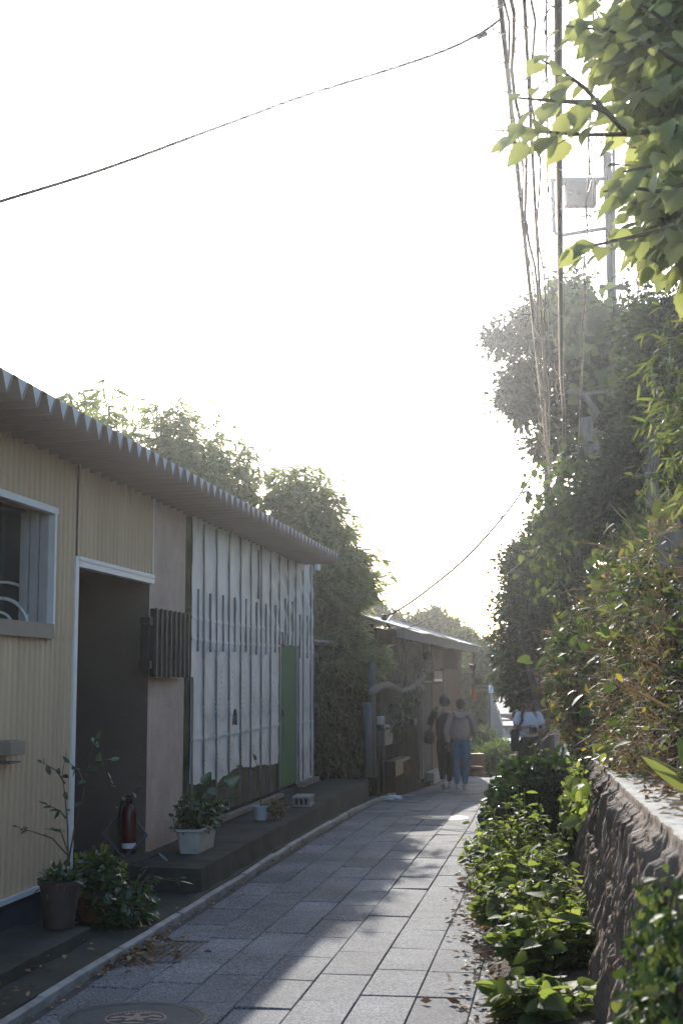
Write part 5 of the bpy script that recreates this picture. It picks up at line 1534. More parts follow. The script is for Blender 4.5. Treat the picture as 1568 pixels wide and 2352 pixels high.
    for i in range(n1):
        for k in range(n2):
            k2 = (k + 1) % n2; fs.append((i * n2 + k, (i + 1) * n2 + k, (i + 1) * n2 + k2, i * n2 + k2))
    hm.add(vs, fs); hme = hm.mesh("hair")
    if hairstyle == 'long':
        q = [c + Vector((0, -0.07, -0.02)), c + Vector((0, -0.10, -0.16)), c + Vector((0.01, -0.12, -0.32)), c + Vector((0.03, -0.12, -0.46))]
        hme = merge("hair", [(hme, 0), (skin_eval(*chain(q, [(0.08, 0.045), (0.085, 0.04), (0.07, 0.035), (0.03, 0.02)])), 0)])
    hme.transform(Mx); link("hair", hme, M[hair], root, smooth=True)
    return root, Mx

def trousers(J, rw=1.0, low=True):
    cs = []
    for sd in ('L', 'R'):
        cs.append(chain([J['pel'] , J['hi' + sd], Vector(J['hi' + sd]).lerp(Vector(J['kn' + sd]), 0.45), J['kn' + sd], Vector(J['kn' + sd]).lerp(Vector(J['an' + sd]), 0.35), Vector(J['kn' + sd]).lerp(Vector(J['an' + sd]), 0.92)],
                        [(0.125 * rw, 0.115 * rw), (0.108 * rw, 0.115 * rw), 0.094 * rw, 0.070 * rw, 0.068 * rw, 0.052 * rw]))
    return cs
def shoes(J):
    cs = []
    for sd in ('L', 'R'):
        a = Vector(J['an' + sd]); f = Vector(J.get('fd' + sd, (0, 1, 0))); up = Vector((0, 0, 1)) - f * f.z; up.normalize()
        cs.append(chain([a - f * 0.045 - up * 0.035, a + f * 0.03 - up * 0.03, a + f * 0.11 - up * 0.045, a + f * 0.17 - up * 0.052], [(0.042, 0.046), (0.045, 0.046), (0.047, 0.036), (0.036, 0.026)]))
        cs.append(chain([a - f * 0.03 - up * 0.01, a - f * 0.015 + up * 0.035], [0.046, 0.045]))
    return cs
def top_coat(J, r=1.0, hem=0.0, sleeve=0.95):
    cs = [chain([Vector(J['pel']) + Vector((0, 0, hem)), J['wai'], Vector(J['wai']).lerp(Vector(J['che']), 0.6), Vector(J['che']) + Vector((0, 0, 0.06)), J['nb']], [(0.185 * r, 0.135 * r), (0.18 * r, 0.13 * r), (0.185 * r, 0.13 * r), (0.15 * r, 0.105 * r), (0.075, 0.07)])]
    for sd in ('L', 'R'):
        e = Vector(J['el' + sd]); w_ = Vector(J['wr' + sd])
        if sleeve > 0.5: pts = [Vector(J['che']).lerp(Vector(J['sh' + sd]), 0.6) + Vector((0, 0, 0.02)), J['sh' + sd], Vector(J['sh' + sd]).lerp(e, 0.5), e, e.lerp(w_, 0.5), e.lerp(w_, sleeve)]; rr_ = [0.066 * r, 0.066 * r, 0.064 * r, 0.060 * r, 0.055 * r, 0.047 * r]
        else: pts = [Vector(J['che']).lerp(Vector(J['sh' + sd]), 0.6) + Vector((0, 0, 0.02)), J['sh' + sd], Vector(J['sh' + sd]).lerp(e, 0.45), Vector(J['sh' + sd]).lerp(e, 0.75)]; rr_ = [0.062 * r, 0.062 * r, 0.062 * r, 0.066 * r]
        cs.append(chain(pts, rr_))
    return cs
base_J = dict(pel=(0, 0, 0.93), wai=(0, 0, 1.08), che=(0, 0, 1.28), nb=(0, -0.01, 1.44), nt=(0, 0.01, 1.50), head=(0, 0.02, 1.585),
              shL=(-0.185, -0.01, 1.385), shR=(0.185, -0.01, 1.385), elL=(-0.235, -0.03, 1.11), elR=(0.235, -0.03, 1.11), wrL=(-0.225, 0.06, 0.88), wrR=(0.225, 0.06, 0.88),
              hiL=(-0.085, 0, 0.88), hiR=(0.085, 0, 0.88), knL=(-0.085, 0.03, 0.48), knR=(0.085, 0.03, 0.48), anL=(-0.085, -0.02, 0.085), anR=(0.085, -0.02, 0.085))
# walker in the taupe hooded jacket, seen from behind
ft = on_ground(1059, 1817)
J = dict(base_J, elL=(-0.27, -0.07, 1.12), wrL=(-0.235, -0.02, 0.87), elR=(0.27, -0.08, 1.13), wrR=(0.20, 0.16, 1.02), anL=(-0.075, -0.10, 0.10), knL=(-0.085, 0.02, 0.48), anR=(0.06, 0.08, 0.085), knR=(0.085, 0.08, 0.48), palmL=(0, 1, 0))
print("walker", ft)
hh = (ft.z - at(1057, 1606, ft.y).z) * -1
print("h", hh)
r_, Mx = person("person in a taupe hooded jacket and tight blue jeans, seen from behind", ft, math.radians(-6), hh, J,
       [("jeans", 'jeans', trousers(J, 1.06)), ("jacket", 'jacket', top_coat(J, 1.16, -0.03)), ("shoe", 'shoe', shoes(J)[:2]), ("shoe", 'shoe', shoes(J)[2:])], 'hairblack', 'short', face=False)
hood = merge("hood", [(skin_eval(*chain([(-0.12, -0.05, 1.46), (-0.08, -0.115, 1.41), (0, -0.155, 1.345), (0.08, -0.115, 1.41), (0.12, -0.05, 1.46)], [(0.045, 0.03), (0.05, 0.04), (0.06, 0.045), (0.05, 0.04), (0.045, 0.03)])), 0), (skin_eval(*chain([(0, -0.07, 1.46), (0, -0.135, 1.41), (0, -0.16, 1.32)], [(0.09, 0.03), (0.11, 0.035), (0.05, 0.03)])), 0)])
hood.transform(Mx); link("hood", hood, M['jacket'], r_, smooth=True)
# the other walker, in black with teal hair, hand lifted to the face
ft2 = on_ground(1023, 1812)
J = dict(base_J, elL=(-0.30, 0.06, 1.18), wrL=(-0.19, 0.14, 1.46), palmL=(0.5, 0, 0), anL=(-0.05, -0.16, 0.13), knL=(-0.07, 0.0, 0.49), fdL=(0, 0.75, -0.65), anR=(0.07, 0.14, 0.085), knR=(0.08, 0.12, 0.48), elR=(0.25, 0.0, 1.12), wrR=(0.22, 0.12, 0.93), head=(0.0, 0.03, 1.585))
r2_, Mx2 = person("person in black with short teal hair and white trainers, one hand raised to the face", ft2, math.radians(-4), (at(1020, 1600, ft2.y).z - ft2.z), J,
       [("trousers", 'darkjeans', trousers(J, 1.02)), ("coat", 'blackcloth', top_coat(J, 1.10, -0.06)), ("shoe", 'shoe', shoes(J)[:2]), ("shoe", 'shoe', shoes(J)[2:])], 'hairblue', 'bob', face=False)
bag = thing("shoulder_bag", Mx2 @ Vector((-0.30, -0.02, 0.78)), "black shoulder bag hanging beside the person with teal hair", "bag")
me = merge("pouch", [(skin_eval(*chain([(-0.29, -0.04, 0.80), (-0.30, -0.04, 0.95), (-0.27, -0.05, 1.10)], [(0.13, 0.11), (0.14, 0.11), (0.09, 0.08)])), 0)]); me.transform(Mx2); link("pouch", me, M['blackcloth'], bag, smooth=True)
b = MB(); b.tube([Mx2 @ Vector(q) for q in ((-0.27, -0.12, 1.1), (-0.17, -0.13, 1.40), (-0.13, 0.0, 1.49), (-0.2, 0.1, 1.3), (-0.26, 0.05, 1.08))], 0.016, 6); b.build("strap", M['black'], bag)
# man in the white shirt, facing the camera, hands together in front
YM = 23.6
fm_ = Vector((at(1212, 1600, YM).x, YM, road_z(YM)))
hm_ = at(1211, 1598, YM).z - fm_.z
print("man", hm_)
J = dict(base_J, elR=(0.25, 0.05, 1.10), wrR=(0.03, 0.22, 1.16), elL=(-0.26, 0.06, 1.10), wrL=(-0.02, 0.24, 1.06), palmR=(0, 0, -0.5), palmL=(0, 0, 0.5), head=(0, 0.045, 1.575), nt=(0, 0.02, 1.50))
r3, Mx3 = person("man in a white shirt and dark cap, facing us, hands held before his chest", fm_, math.radians(180), hm_, J,
       [("trousers", 'blackcloth', trousers(J, 1.1)), ("shirt", 'whitecloth', top_coat(J, 1.08, 0.02, 0.4)), ("shoe", 'shoe', shoes(J)[:2]), ("shoe", 'shoe', shoes(J)[2:])], 'hairblack', 'short')
cm = MB(); hc_ = Vector(J['head'])
cm.lathe([(0.100, 0.028), (0.103, 0.06), (0.092, 0.11), (0.05, 0.135), (0.0, 0.14)], hc_, 18, sx=0.95, sy=1.1)
cm.add([hc_ + Vector(q) for q in ((-0.075, 0.08, 0.03), (0.075, 0.08, 0.03), (0.065, 0.17, 0.012), (0, 0.185, 0.014), (-0.065, 0.17, 0.012), (-0.075, 0.08, 0.038), (0.075, 0.08, 0.038), (0.065, 0.17, 0.02), (0, 0.185, 0.022), (-0.065, 0.17, 0.02))], [(0, 1, 2, 3, 4), (9, 8, 7, 6, 5), (0, 4, 9, 5), (4, 3, 8, 9), (3, 2, 7, 8), (2, 1, 6, 7)])
cme = cm.mesh("cap"); cme.transform(Mx3); link("cap", cme, M['blackcloth'], r3, smooth=False)
bag = thing("shoulder_bag", Mx3 @ Vector((0.22, 0.10, 0.75)), "black messenger bag hanging from the shoulder of the man in the white shirt", "bag")
b = MB(); b.box((0.255, 0.10, 0.92), (0.15, 0.12, 0.38)); me = b.mesh("pouch"); me.transform(Mx3); po = link("pouch", me, M['blackcloth'], bag); bv = po.modifiers.new("bevel", 'BEVEL'); bv.width = 0.03; bv.segments = 3
b = MB(); b.tube([Mx3 @ Vector(q) for q in ((0.21, 0.15, 1.10), (0.135, 0.155, 1.27), (0.115, 0.10, 1.44), (0.13, -0.06, 1.45), (0.2, -0.14, 1.2), (0.24, -0.02, 1.1))], 0.022, 6); b.build("strap", M['blackcloth'], bag)
ph = MB(); ph.box((-0.04, 0.29, 1.115), (0.13, 0.03, 0.075)); me = ph.mesh("camera_body"); me.transform(Mx3)
o = link("small_camera", me, M['black'], origin=Mx3 @ Vector((-0.04, 0.29, 1.115))); tag(o, "small black device held in the hands of the man in the white shirt", "camera")
# woman further down the steps, and the half hidden walker
YW = 31.5
hd_ = at(1190, 1702, YW)
J = dict(base_J, elL=(-0.23, 0.02, 1.12), wrL=(-0.12, 0.2, 1.0), elR=(0.23, 0.0, 1.12), wrR=(0.15, 0.2, 1.0))
person("woman with auburn hair in a pale beige jacket, lower down past the lane's crest", (hd_.x - 0.02, YW, hd_.z - 1.62), math.radians(40), 1.60, J,
       [("trousers", 'beigecloth', trousers(J, 1.05)), ("jacket", 'beigecloth', top_coat(J, 1.15, -0.1)), ("shoe", 'shoe', shoes(J)[:2]), ("shoe", 'shoe', shoes(J)[2:])], 'hairbrown', 'long')
YP = 25.0
hd_ = at(1267, 1640, YP)
J = dict(base_J, elR=(0.24, 0.02, 1.10), wrR=(0.25, 0.10, 0.85))
person("person in a loose white T-shirt, half hidden by the bank plants", (hd_.x, YP, road_z(YP)), math.radians(195), hd_.z - road_z(YP), J,
       [("trousers", 'jeans', trousers(J, 1.05)), ("shirt", 'whitecloth', top_coat(J, 1.12, -0.02, 0.4)), ("shoe", 'shoe', shoes(J)[:2]), ("shoe", 'shoe', shoes(J)[2:])], 'hairblack', 'short')
hbg = at(1250, 1722, YP - 0.3)
bag = thing("hand_bag", hbg - Vector((0, 0, 0.2)), "brown leather handbag beside the half hidden person in the white T-shirt", "bag")
b = MB(); b.box(hbg, (0.30, 0.12, 0.24)); po = b.build("pouch", M['brownbag'], bag, bevel=0.03)
b = MB(); b.tube([hbg + Vector((0.09 * math.cos(a), 0, 0.12 + 0.16 * math.sin(a))) for a in np.linspace(0, math.pi, 9)], 0.012, 6); b.build("handle", M['brownbag'], bag)
# bench on the terrace past the crest
bp0 = at(1091, 1785, 29.6)
bench = thing("bench", (bp0.x, bp0.y + 0.2, bp0.z - 0.02), "red-brown wooden bench with boxy arms at the lane's crest", "bench")
k_ = 29.6 / 3315.0
b = MB(); b.box(bp0 + Vector((-0.20, 0, 0.16)), (0.20, 0.45, 0.36)); b.build("armrest", M['bench'], bench, bevel=0.01)
b = MB(); b.box(bp0 + Vector((0.10, 0.55, 0.22)), (0.28, 0.22, 0.46)); b.build("armrest", M['bench'], bench, bevel=0.01)
b = MB(); b.box(bp0 + Vector((0.02, 0.2, 0.20)), (0.24, 0.75, 0.05)); b.box(bp0 + Vector((0.05, 0.2, 0.06)), (0.22, 0.65, 0.10)); b.build("seat", M['bench'], bench, bevel=0.006)

# ================================================================== POTS AND THINGS ON THE HOUSE SIDE
def bush_stems(parent, name, stems, leaf_sz, per, mat='l_pot', tpl='oval', r=0.006):
    mbs = MB(); pos = []; dr = []
    for pts in stems:
        pts = [Vector(p) for p in pts]
        mbs.tube(pts, [r * (1 - 0.7 * i / (len(pts) - 1)) for i in range(len(pts))], 5)
        for _ in range(per):
            u = (0.45 + 0.55 * random.random()) * (len(pts) - 1.001); j = int(u); pos.append(tuple(pts[j].lerp(pts[j + 1], u - j)))
            dr.append((random.gauss(0, 1), random.gauss(0, 1), random.gauss(-0.1, 0.5)))
        pos.append(tuple(pts[-1])); dr.append(tuple(pts[-1] - pts[-2]))
    mbs.build("stem", M['twig'], parent)
    k = len(pos); nn = unit(np.array([0.1, -0.2, 1.0]) + 0.5 * rng.normal(size=(k, 3)))
    link(name, leaf_mesh(name, [(np.array(pos), unit(np.array(dr)), nn, leaf_sz * (0.6 + 0.7 * rng.random(k)), tpl, 0)]), M[mat], parent)
def tuft(parent, center, rad, n, size, mat='l_pot', tpl='oval', name="leaves"):
    C = clusters(center, rad, n, 0.4)
    link(name, leaf_mesh(name, [foliage(C, 0.05, 12, size, 0.15, tpl, 0)]), M[mat], parent)
# slab under the pots
slp = on_ground(150, 2190)
slab = MB(); slab.wbox(6.6, slp.y * WL + 0.25, 0.03, 0.47, 0.0, 0.115)
o = slab.build("concrete_slab", M['concrete'], origin=W(7.5, 0.25, 0.0), bevel=0.008); tag(o, "low mossy concrete slab carrying the large brown pot", "slab")
def pot(name, label, c, r0, r1, h, mat, rim=0.012, cat="plant pot"):
    t = thing(name, c, label, cat)
    b = MB(); b.lathe([(r0 * 0.96, 0.0), (r0, 0.004), (r1, h - rim * 2), (r1 + rim, h - rim * 2), (r1 + rim, h), (r1 - 0.004, h), (r1 - 0.008, h - 0.03), (0.0, h - 0.03)], c, 28)
    b.build("pot", M[mat], t, smooth=False)
    b = MB(); b.lathe([(r1 - 0.009, h - 0.045), (r1 - 0.009, h - 0.026), (0.0, h - 0.02)], c, 20); b.build("soil", M['soil'], t)
    return t
c1 = on_z(136, 2131, 0.117)
t1 = pot("flower_pot", "large brown plastic pot on the slab with a tall sparse shrub", c1, 0.083, 0.112, 0.262, 'pot_brown')
Yp = c1.y
g = lambda x, y, d=0.0: at(x, y, Yp + d)
stems = [[g(150, 2020), g(157, 1960), g(156, 1900), g(150, 1830), g(143, 1780), g(150, 1742)], [g(150, 1800), g(130, 1770), g(98, 1752)], [g(152, 1880), g(138, 1862), g(112, 1850)], [g(157, 1965), g(120, 1925), g(80, 1912), g(42, 1900)], [g(156, 1955), g(140, 1908), g(116, 1905)],
         [g(158, 1980, .1), g(172, 1900, .1), g(190, 1830, .1), g(203, 1770, .1), g(208, 1738, .1)], [g(195, 1800, .1), g(180, 1770, .1), g(160, 1752, .1)], [g(203, 1770, .1), g(228, 1750, .1), g(255, 1745, .1)], [g(203, 1765, .1), g(210, 1720, .1), g(222, 1698, .1)]]
bush_stems(t1, "leaves", stems, 0.052, 5)
tuft(t1, tuple(c1 + Vector((0, 0, 0.27))), (0.11, 0.11, 0.05), 26, 0.04, name="foliage")
c2 = Vector(on_z(222, 2100, 0.06)); c2 = at(222, 2095, c1.y + 0.62); c2.z = 0.06
t2 = pot("flower_pot", "terracotta pot with a double rim behind the large brown pot", c2, 0.10, 0.135, 0.17, 'pot_terra')
tuft(t2, tuple(c2 + Vector((0, 0, 0.25))), (0.15, 0.12, 0.12), 60, 0.055)
bush_stems(t2, "twig_leaves", [[c2 + Vector((0, 0, 0.18)), at(245, 1910, c2.y + 0.1), at(268, 1850, c2.y + 0.1), at(300, 1810, c2.y + 0.1), at(322, 1782, c2.y + 0.1)], [at(268, 1850, c2.y + 0.1), at(262, 1810, c2.y + 0.1), at(255, 1790, c2.y + 0.1)], [at(285, 1828, c2.y + 0.1), at(312, 1815, c2.y + 0.1)]], 0.045, 2)
c3 = W(9.35, 0.42, 0.055)
t3 = thing("dark_shrub", c3, "dark leafy shrub on the ground between the slab and the kerb", "shrub")
tuft(t3, tuple(c3 + Vector((-0.05, -0.35, 0.10))), (0.24, 0.28, 0.13), 90, 0.06)
bush_stems(t3, "twig_leaves", [[c3 + Vector((-0.1, -0.3, 0)), c3 + Vector((0.1, -0.1, 0.2)), c3 + Vector((0.3, 0.05, 0.2))], [c3 + Vector((-0.1, -0.3, 0)), c3 + Vector((0.15, -0.3, 0.25)), c3 + Vector((0.33, -0.25, 0.22))], [c3 + Vector((-0.1, -0.2, 0)), c3 + Vector((0.1, 0.2, 0.28)), c3 + Vector((0.22, 0.3, 0.27))]], 0.085, 3, tpl='wide')
c4 = W(9.5, 0.16, 0.05)
t4 = pot("flower_pot", "low reddish bowl pot with fresh green leaves beside the fire extinguisher", c4, 0.09, 0.13, 0.12, 'pot_terra')
tuft(t4, tuple(c4 + Vector((0, 0, 0.22))), (0.17, 0.15, 0.14), 60, 0.05, 'l_weed')
# fire extinguisher and bent frame
ce = on_wall(295, 1981, -0.10); ce = W(ce[0], -0.10, z_fl)
ext = thing("fire_extinguisher", ce, "red fire extinguisher standing in the dark doorway", "extinguisher")
b = MB(); b.lathe([(0.050, 0), (0.053, 0.008), (0.053, 0.30), (0.045, 0.335), (0.022, 0.355), (0.018, 0.37)], ce, 22); b.build("cylinder", M['red'], ext, smooth=True)
b = MB(); b.lathe([(0.0535, 0.035), (0.0538, 0.075)], ce, 22); b.build("label_band", M['label'], ext)
b = MB(); b.lathe([(0.02, 0.365), (0.022, 0.40), (0.012, 0.405)], ce, 12); b.box(ce + Vector((0.0, -0.02, 0.42)), (0.02, 0.10, 0.012), 0.4); b.box(ce + Vector((0.0, -0.02, 0.395)), (0.02, 0.09, 0.012), 0.4); b.build("valve", M['black'], ext)
b = MB(); b.tube([ce + Vector(q) for q in ((0.0, -0.02, 0.39), (-0.05, -0.04, 0.38), (-0.068, -0.03, 0.28), (-0.062, -0.02, 0.12))], 0.009, 6); b.build("hose", M['black'], ext)
fr = MB(); yf = ce.y - 0.12
q = [at(235, 1914, yf), at(284, 1971, yf), at(339, 1918, yf + 0.15), at(290, 1854, yf + 0.15)]
for i in range(4): fr.tube([q[i], q[(i + 1) % 4]], 0.007, 5)
o = fr.build("bent_metal_frame", M['galv'], origin=q[1]); tag(o, "thin bent metal frame propped round the fire extinguisher", "frame")
# white planter
cpx = on_z(440, 1963, 0.203)
s0_ = (cpx - WO).dot(WD); o0_ = (cpx - WO).dot(WN)
planter = thing("planter", W(s0_ + 0.25, o0_, 0.2), "long cream plastic planter with dark leafy plants on the plinth", "planter")
b = MB()
def ring(l, w_, z): return [W(s0_ + 0.27 + a * l / 2, o0_ - 0.03 + c * w_ / 2, z) for a, c in ((-1, -0.8), (-0.92, -1), (0.92, -1), (1, -0.8), (1, 0.8), (0.92, 1), (-0.92, 1), (-1, 0.8))]
rs = [ring(0.50, 0.145, 0.203), ring(0.545, 0.185, 0.365), ring(0.58, 0.215, 0.366), ring(0.58, 0.215, 0.388), ring(0.54, 0.18, 0.388), ring(0.53, 0.17, 0.36)]
vs = sum(rs, []); fs = [tuple(range(7, -1, -1))]
for i in range(5):
    for k in range(8): fs.append((8 * i + k, 8 * i + (k + 1) % 8, 8 * i + 8 + (k + 1) % 8, 8 * i + 8 + k))
b.add(vs, fs); b.build("trough", M['pot_white'], planter, bevel=0.004)
b = MB(); b.add(ring(0.53, 0.17, 0.362), [tuple(range(8))]); b.build("soil", M['soil'], planter)
C = np.array([tuple(W(s0_ + 0.27 + random.uniform(-0.27, 0.27), o0_ - 0.03 + random.uniform(-0.1, 0.1), random.uniform(0.40, 0.56))) for _ in range(90)])
link("leaves", leaf_mesh("leaves", [foliage(C, 0.06, 12, 0.045, 0.2, 'oval', 0)]), M['l_pot'], planter)
yb = cpx.y + 0.3
bush_stems(planter, "large_leaves", [[at(455, 1890, yb), at(480, 1840, yb + .1), at(500, 1812, yb + .2), at(520, 1800, yb + .2)], [at(470, 1880, yb), at(500, 1850, yb + .2), at(530, 1835, yb + .3)], [at(465, 1880, yb), at(455, 1830, yb), at(470, 1800, yb)]], 0.12, 2, tpl='heart')
# pale pot
cw = on_z(599, 1884, 0.203)
t5 = pot("flower_pot", "small pale round pot with one bare stem on the plinth", cw, 0.052, 0.072, 0.135, 'pot_pale', 0.008)
bush_stems(t5, "leaves", [[cw + Vector((0, 0, 0.12)), at(598, 1810, cw.y), at(592, 1765, cw.y), at(586, 1745, cw.y)], [at(594, 1772, cw.y), at(570, 1764, cw.y), at(556, 1762, cw.y)]], 0.075, 0, tpl='heart')
tuft(t5, tuple(cw + Vector((0.13, 0.05, 0.10))), (0.10, 0.12, 0.07), 22, 0.04, 'l_dry', name="dry_leaves")
# hollow block
cb = on_z(697, 1850, 0.203)
blk = thing("concrete_block", cb, "hollow concrete block lying on the plinth beyond the pale pot", "block")
b = MB(); R_ = Matrix.Rotation(-0.1, 3, 'Z')
for k in range(4): b.box(cb + R_ @ Vector((-0.075 + 0.05 * k, 0.0, 0.05)), (0.016, 0.37, 0.075), R=R_)
b.box(cb + R_ @ Vector((0, 0, 0.095)), (0.19, 0.38, 0.02), R=R_); b.box(cb + R_ @ Vector((0, 0, 0.011)), (0.19, 0.38, 0.02), R=R_); b.box(cb + R_ @ Vector((0, 0.1, 0.05)), (0.165, 0.1, 0.07), R=R_)
b.build("shell", M['concrete_pale'], blk)

# ================================================================== COVERS AND SMALL THINGS ON THE LANE
def manhole(label, c, r, inner=None, ang=0.0, motif=False):
    t = thing("manhole_cover", c, label, "manhole cover")
    z = Vector((0, 0, 0.007))
    b = MB(); b.lathe([(r + 0.03, -0.03), (r + 0.03, 0.002), (r + 0.008, 0.002), (r + 0.008, -0.008)], c + z, 56); b.build("ring", M['iron'], t)
    b = MB(); b.lathe([(r + 0.003, -0.03), (r + 0.003, 0.002), (r - 0.02, 0.003), (r - 0.021, 0.001), (r - 0.05, 0.001), (0.0, 0.001)], c + z, 56); cv = b.build("cover", M['iron'] if inner is None else pbr("cover_concrete", inner, 0.8, 0.2, 20, 0.3, 90), t)
    return t, cv, c + z
mc = on_ground(312, 2340, 0.006)
t, cv, cc = manhole("large round manhole cover with a coloured emblem at the bottom edge", Vector((mc.x, mc.y, 0.0)), 0.295, (0.075, 0.08, 0.08))
eb = MB(); eb.lathe([(0.135, 0.0012), (0.135, 0.0035), (0.128, 0.0035), (0.128, 0.001)], cc, 40, 1, cap=False); eb.lathe([(0.128, 0.0016), (0.128, 0.003), (0, 0.003)], cc, 40, 0)
def blob(cx, cy, rx, ry, a, mi, z=0.0045):
    n_ = 14; pts = []
    for k in range(n_):
        q = 2 * math.pi * k / n_; x, y = rx * math.cos(q) * (1 + 0.12 * math.sin(3 * q)), ry * math.sin(q)
        pts.append(cc + Vector((cx + x * math.cos(a) - y * math.sin(a), cy + x * math.sin(a) + y * math.cos(a), z)))
    eb.add(pts, [tuple(range(n_))], mi)
for a in range(5): 
    q = a * 1.2566 + 0.3; blob(0.035 * math.cos(q), 0.035 * math.sin(q), 0.032, 0.016, q, 1)
for k, (x, y, rx, ry, a) in enumerate(((-0.085, 0.01, 0.035, 0.014, 0.6), (-0.09, -0.045, 0.034, 0.012, 0.2), (0.085, 0.03, 0.036, 0.014, -0.5), (0.09, -0.03, 0.034, 0.013, -0.1), (0.0, -0.095, 0.05, 0.012, 0.0), (0.02, 0.085, 0.05, 0.010, 0.1), (-0.045, 0.07, 0.02, 0.011, 0.7))): blob(x, y, rx, ry, a, 1)
for k in range(12):
    q = 0.5 + k * 0.17; x, y = 0.112 * math.cos(q + 0.3), 0.112 * math.sin(q + 0.3); blob(x, y, 0.008, 0.004, q, 1)
eb.build("emblem", [pbr("emblem_dark", (0.025, 0.04, 0.045), 0.7, 0.2, 20, 0.1), pbr("emblem_pink", (0.30, 0.22, 0.19), 0.7, 0.2, 20, 0.1)], t)
m2 = on_ground(1016, 1878, 0.006)
t, cv, cc = manhole("round manhole cover with a pale middle, in the shaded middle of the lane", Vector((m2.x, m2.y, m2.z - 0.006)), 0.26)
b = MB(); b.lathe([(0.13, 0.0012), (0.13, 0.004), (0, 0.004)], cc, 36); b.build("pale_middle", pbr("pale_cover_middle", (0.45, 0.45, 0.42), 0.6, 0.15, 20, 0.1), t)
m3 = on_ground(923, 1839, 0.006)
t, cv, cc = manhole("small dark round cover near the kerb, beside the shed", Vector((m3.x + 0.12, m3.y, m3.z - 0.006)), 0.16)
pp = on_ground(905, 1834, 0.03)
b = MB()
bmx = bmesh.new(); bmesh.ops.create_icosphere(bmx, subdivisions=3, radius=0.12)
for v in bmx.verts:
    d = v.co.normalized(); v.co = Vector((d.x * 0.13, d.y * 0.10, d.z * 0.045)) * (1 + 0.35 * fbm(d.x * 3, d.y * 3, d.z * 3, 3))
me = bpy.data.meshes.new("crumpled_paper"); bmx.to_mesh(me); bmx.free(); me.transform(Matrix.Translation(pp))
o = link("crumpled_paper", me, M['paper'], origin=pp - Vector((0, 0, 0.03))); tag(o, "crumpled white paper lying in the gutter near the shed", "paper")
# drain grate by the kerb
gd = thing("drain_grate", lane(0.2, 8.15), "dark gutter drain grate by the kerb, half covered with dry leaves", "drain grate")
b = MB()
def gbox(u0, u1, y0, y1, z0, z1):
    p = [lane(u0, y0), lane(u1, y0), lane(u1, y1), lane(u0, y1)]; b.hexa([q + Vector((0, 0, z0)) for q in p] + [q + Vector((0, 0, z1)) for q in p])
for k in range(9): gbox(0.045 + k * 0.036, 0.058 + k * 0.036, 7.88, 8.45, -0.004, 0.0075)
gbox(0.04, 0.36, 7.85, 7.88, -0.004, 0.0082); gbox(0.04, 0.36, 8.45, 8.48, -0.004, 0.0082)
b.build("bar", M['iron'], gd)
gc = MB(); p = [lane(u, y) for u, y in ((0.0, 21.6), (0.32, 21.6), (0.32, 22.2), (0.0, 22.2))]
gc.hexa([q + Vector((0, 0, -0.01)) for q in p] + [q + Vector((0, 0, 0.009)) for q in p]); o = gc.build("gutter_lid", M['concrete_pale'], origin=p[0]); tag(o, "pale rectangular gutter lid beside the kerb before the shed", "gutter lid")

# ================================================================== CABLES AND POLES
def cable(label, pts, r, rings=None, group=None, name="overhead_cable", n=28, cat="cable", extra=None):
    """pts: (pixel x, pixel y, distance) read along the cable"""
    q = [at(*p) for p in pts]
    t = thing(name, q[-1], label, cat, group)
    def interp(u):
        u = u * (len(q) - 1); j = min(len(q) - 2, int(u)); f = u - j
        p0 = q[max(0, j - 1)]; p1 = q[j]; p2 = q[j + 1]; p3 = q[min(len(q) - 1, j + 2)]
        return 0.5 * ((2 * p1) + (p2 - p0) * f + (2 * p0 - 5 * p1 + 4 * p2 - p3) * f * f + (3 * p1 - p0 - 3 * p2 + p3) * f ** 3)
    pl_ = [interp(i / n) for i in range(n + 1)]
    b = MB(); b.tube(pl_, r, 6); b.build("line", M['cable'], t, smooth=True)
    if extra:
        for dx, dz, r2 in extra:
            b = MB(); b.tube([p + Vector((dx + 0.025 * math.sin(i * 1.3), 0, dz + 0.03 * math.sin(i * 0.9))) for i, p in enumerate(pl_)], r2, 5); b.build("line", M['cable'], t, smooth=True)
    if rings:
        rr_, cnt = rings
        b = MB(); hp_ = []
        N = cnt * 12
        for i in range(N + 1):
            c = interp(i / N); a = i / 12 * 2 * math.pi
            hp_.append(c + Vector((rr_ * math.cos(a) - rr_ * 0.5, 0, rr_ * math.sin(a) - rr_ * 0.6)))
        b.tube(hp_, 0.0045, 4); b.build("hanger_ring", M['wirering'], t)
    return t
# street runs towards (1300,1562); cables hang about 6 m over the lane
def along(x0, x1, zt, ys, sag=0.0):
    out = []
    for y in ys:
        x = x0 + (x1 - x0) * (y / 1050.0)
        d = ray(x, y); out.append((x, y, d.y * (zt - CAM_Z) / d.z))
    return out
YL = [-260, -120, 0, 200, 380, 560, 720, 860, 970, 1040, 1098]
cable("leftmost bundle of overhead cables, wound with hanger rings", along(1147, 1256, 5.1, YL), 0.017, (0.045, 30), "overhead cables along the lane", extra=[(0.045, 0.02, 0.012), (0.02, -0.04, 0.008)])
cable("second overhead cable from the left, wound with sparse rings", along(1203, 1259, 5.05, YL), 0.012, (0.045, 22), "overhead cables along the lane", extra=[(0.03, -0.03, 0.008)])
cable("thin plain overhead wire left of the thick cable", along(1253, 1262, 5.0, YL), 0.006, None, "overhead cables along the lane")
cable("thickest overhead cable, dark, ending in a hooked loop before the big tree", along(1280, 1290, 4.9, YL[:-3]) + [(1293, 930, 18.2), (1294, 1000, 18.9), (1288, 1060, 19.3), (1277, 1112, 19.5), (1274, 1140, 19.5), (1281, 1132, 19.5), (1287, 1090, 19.5)], 0.024, (0.05, 28), "overhead cables along the lane", n=60)
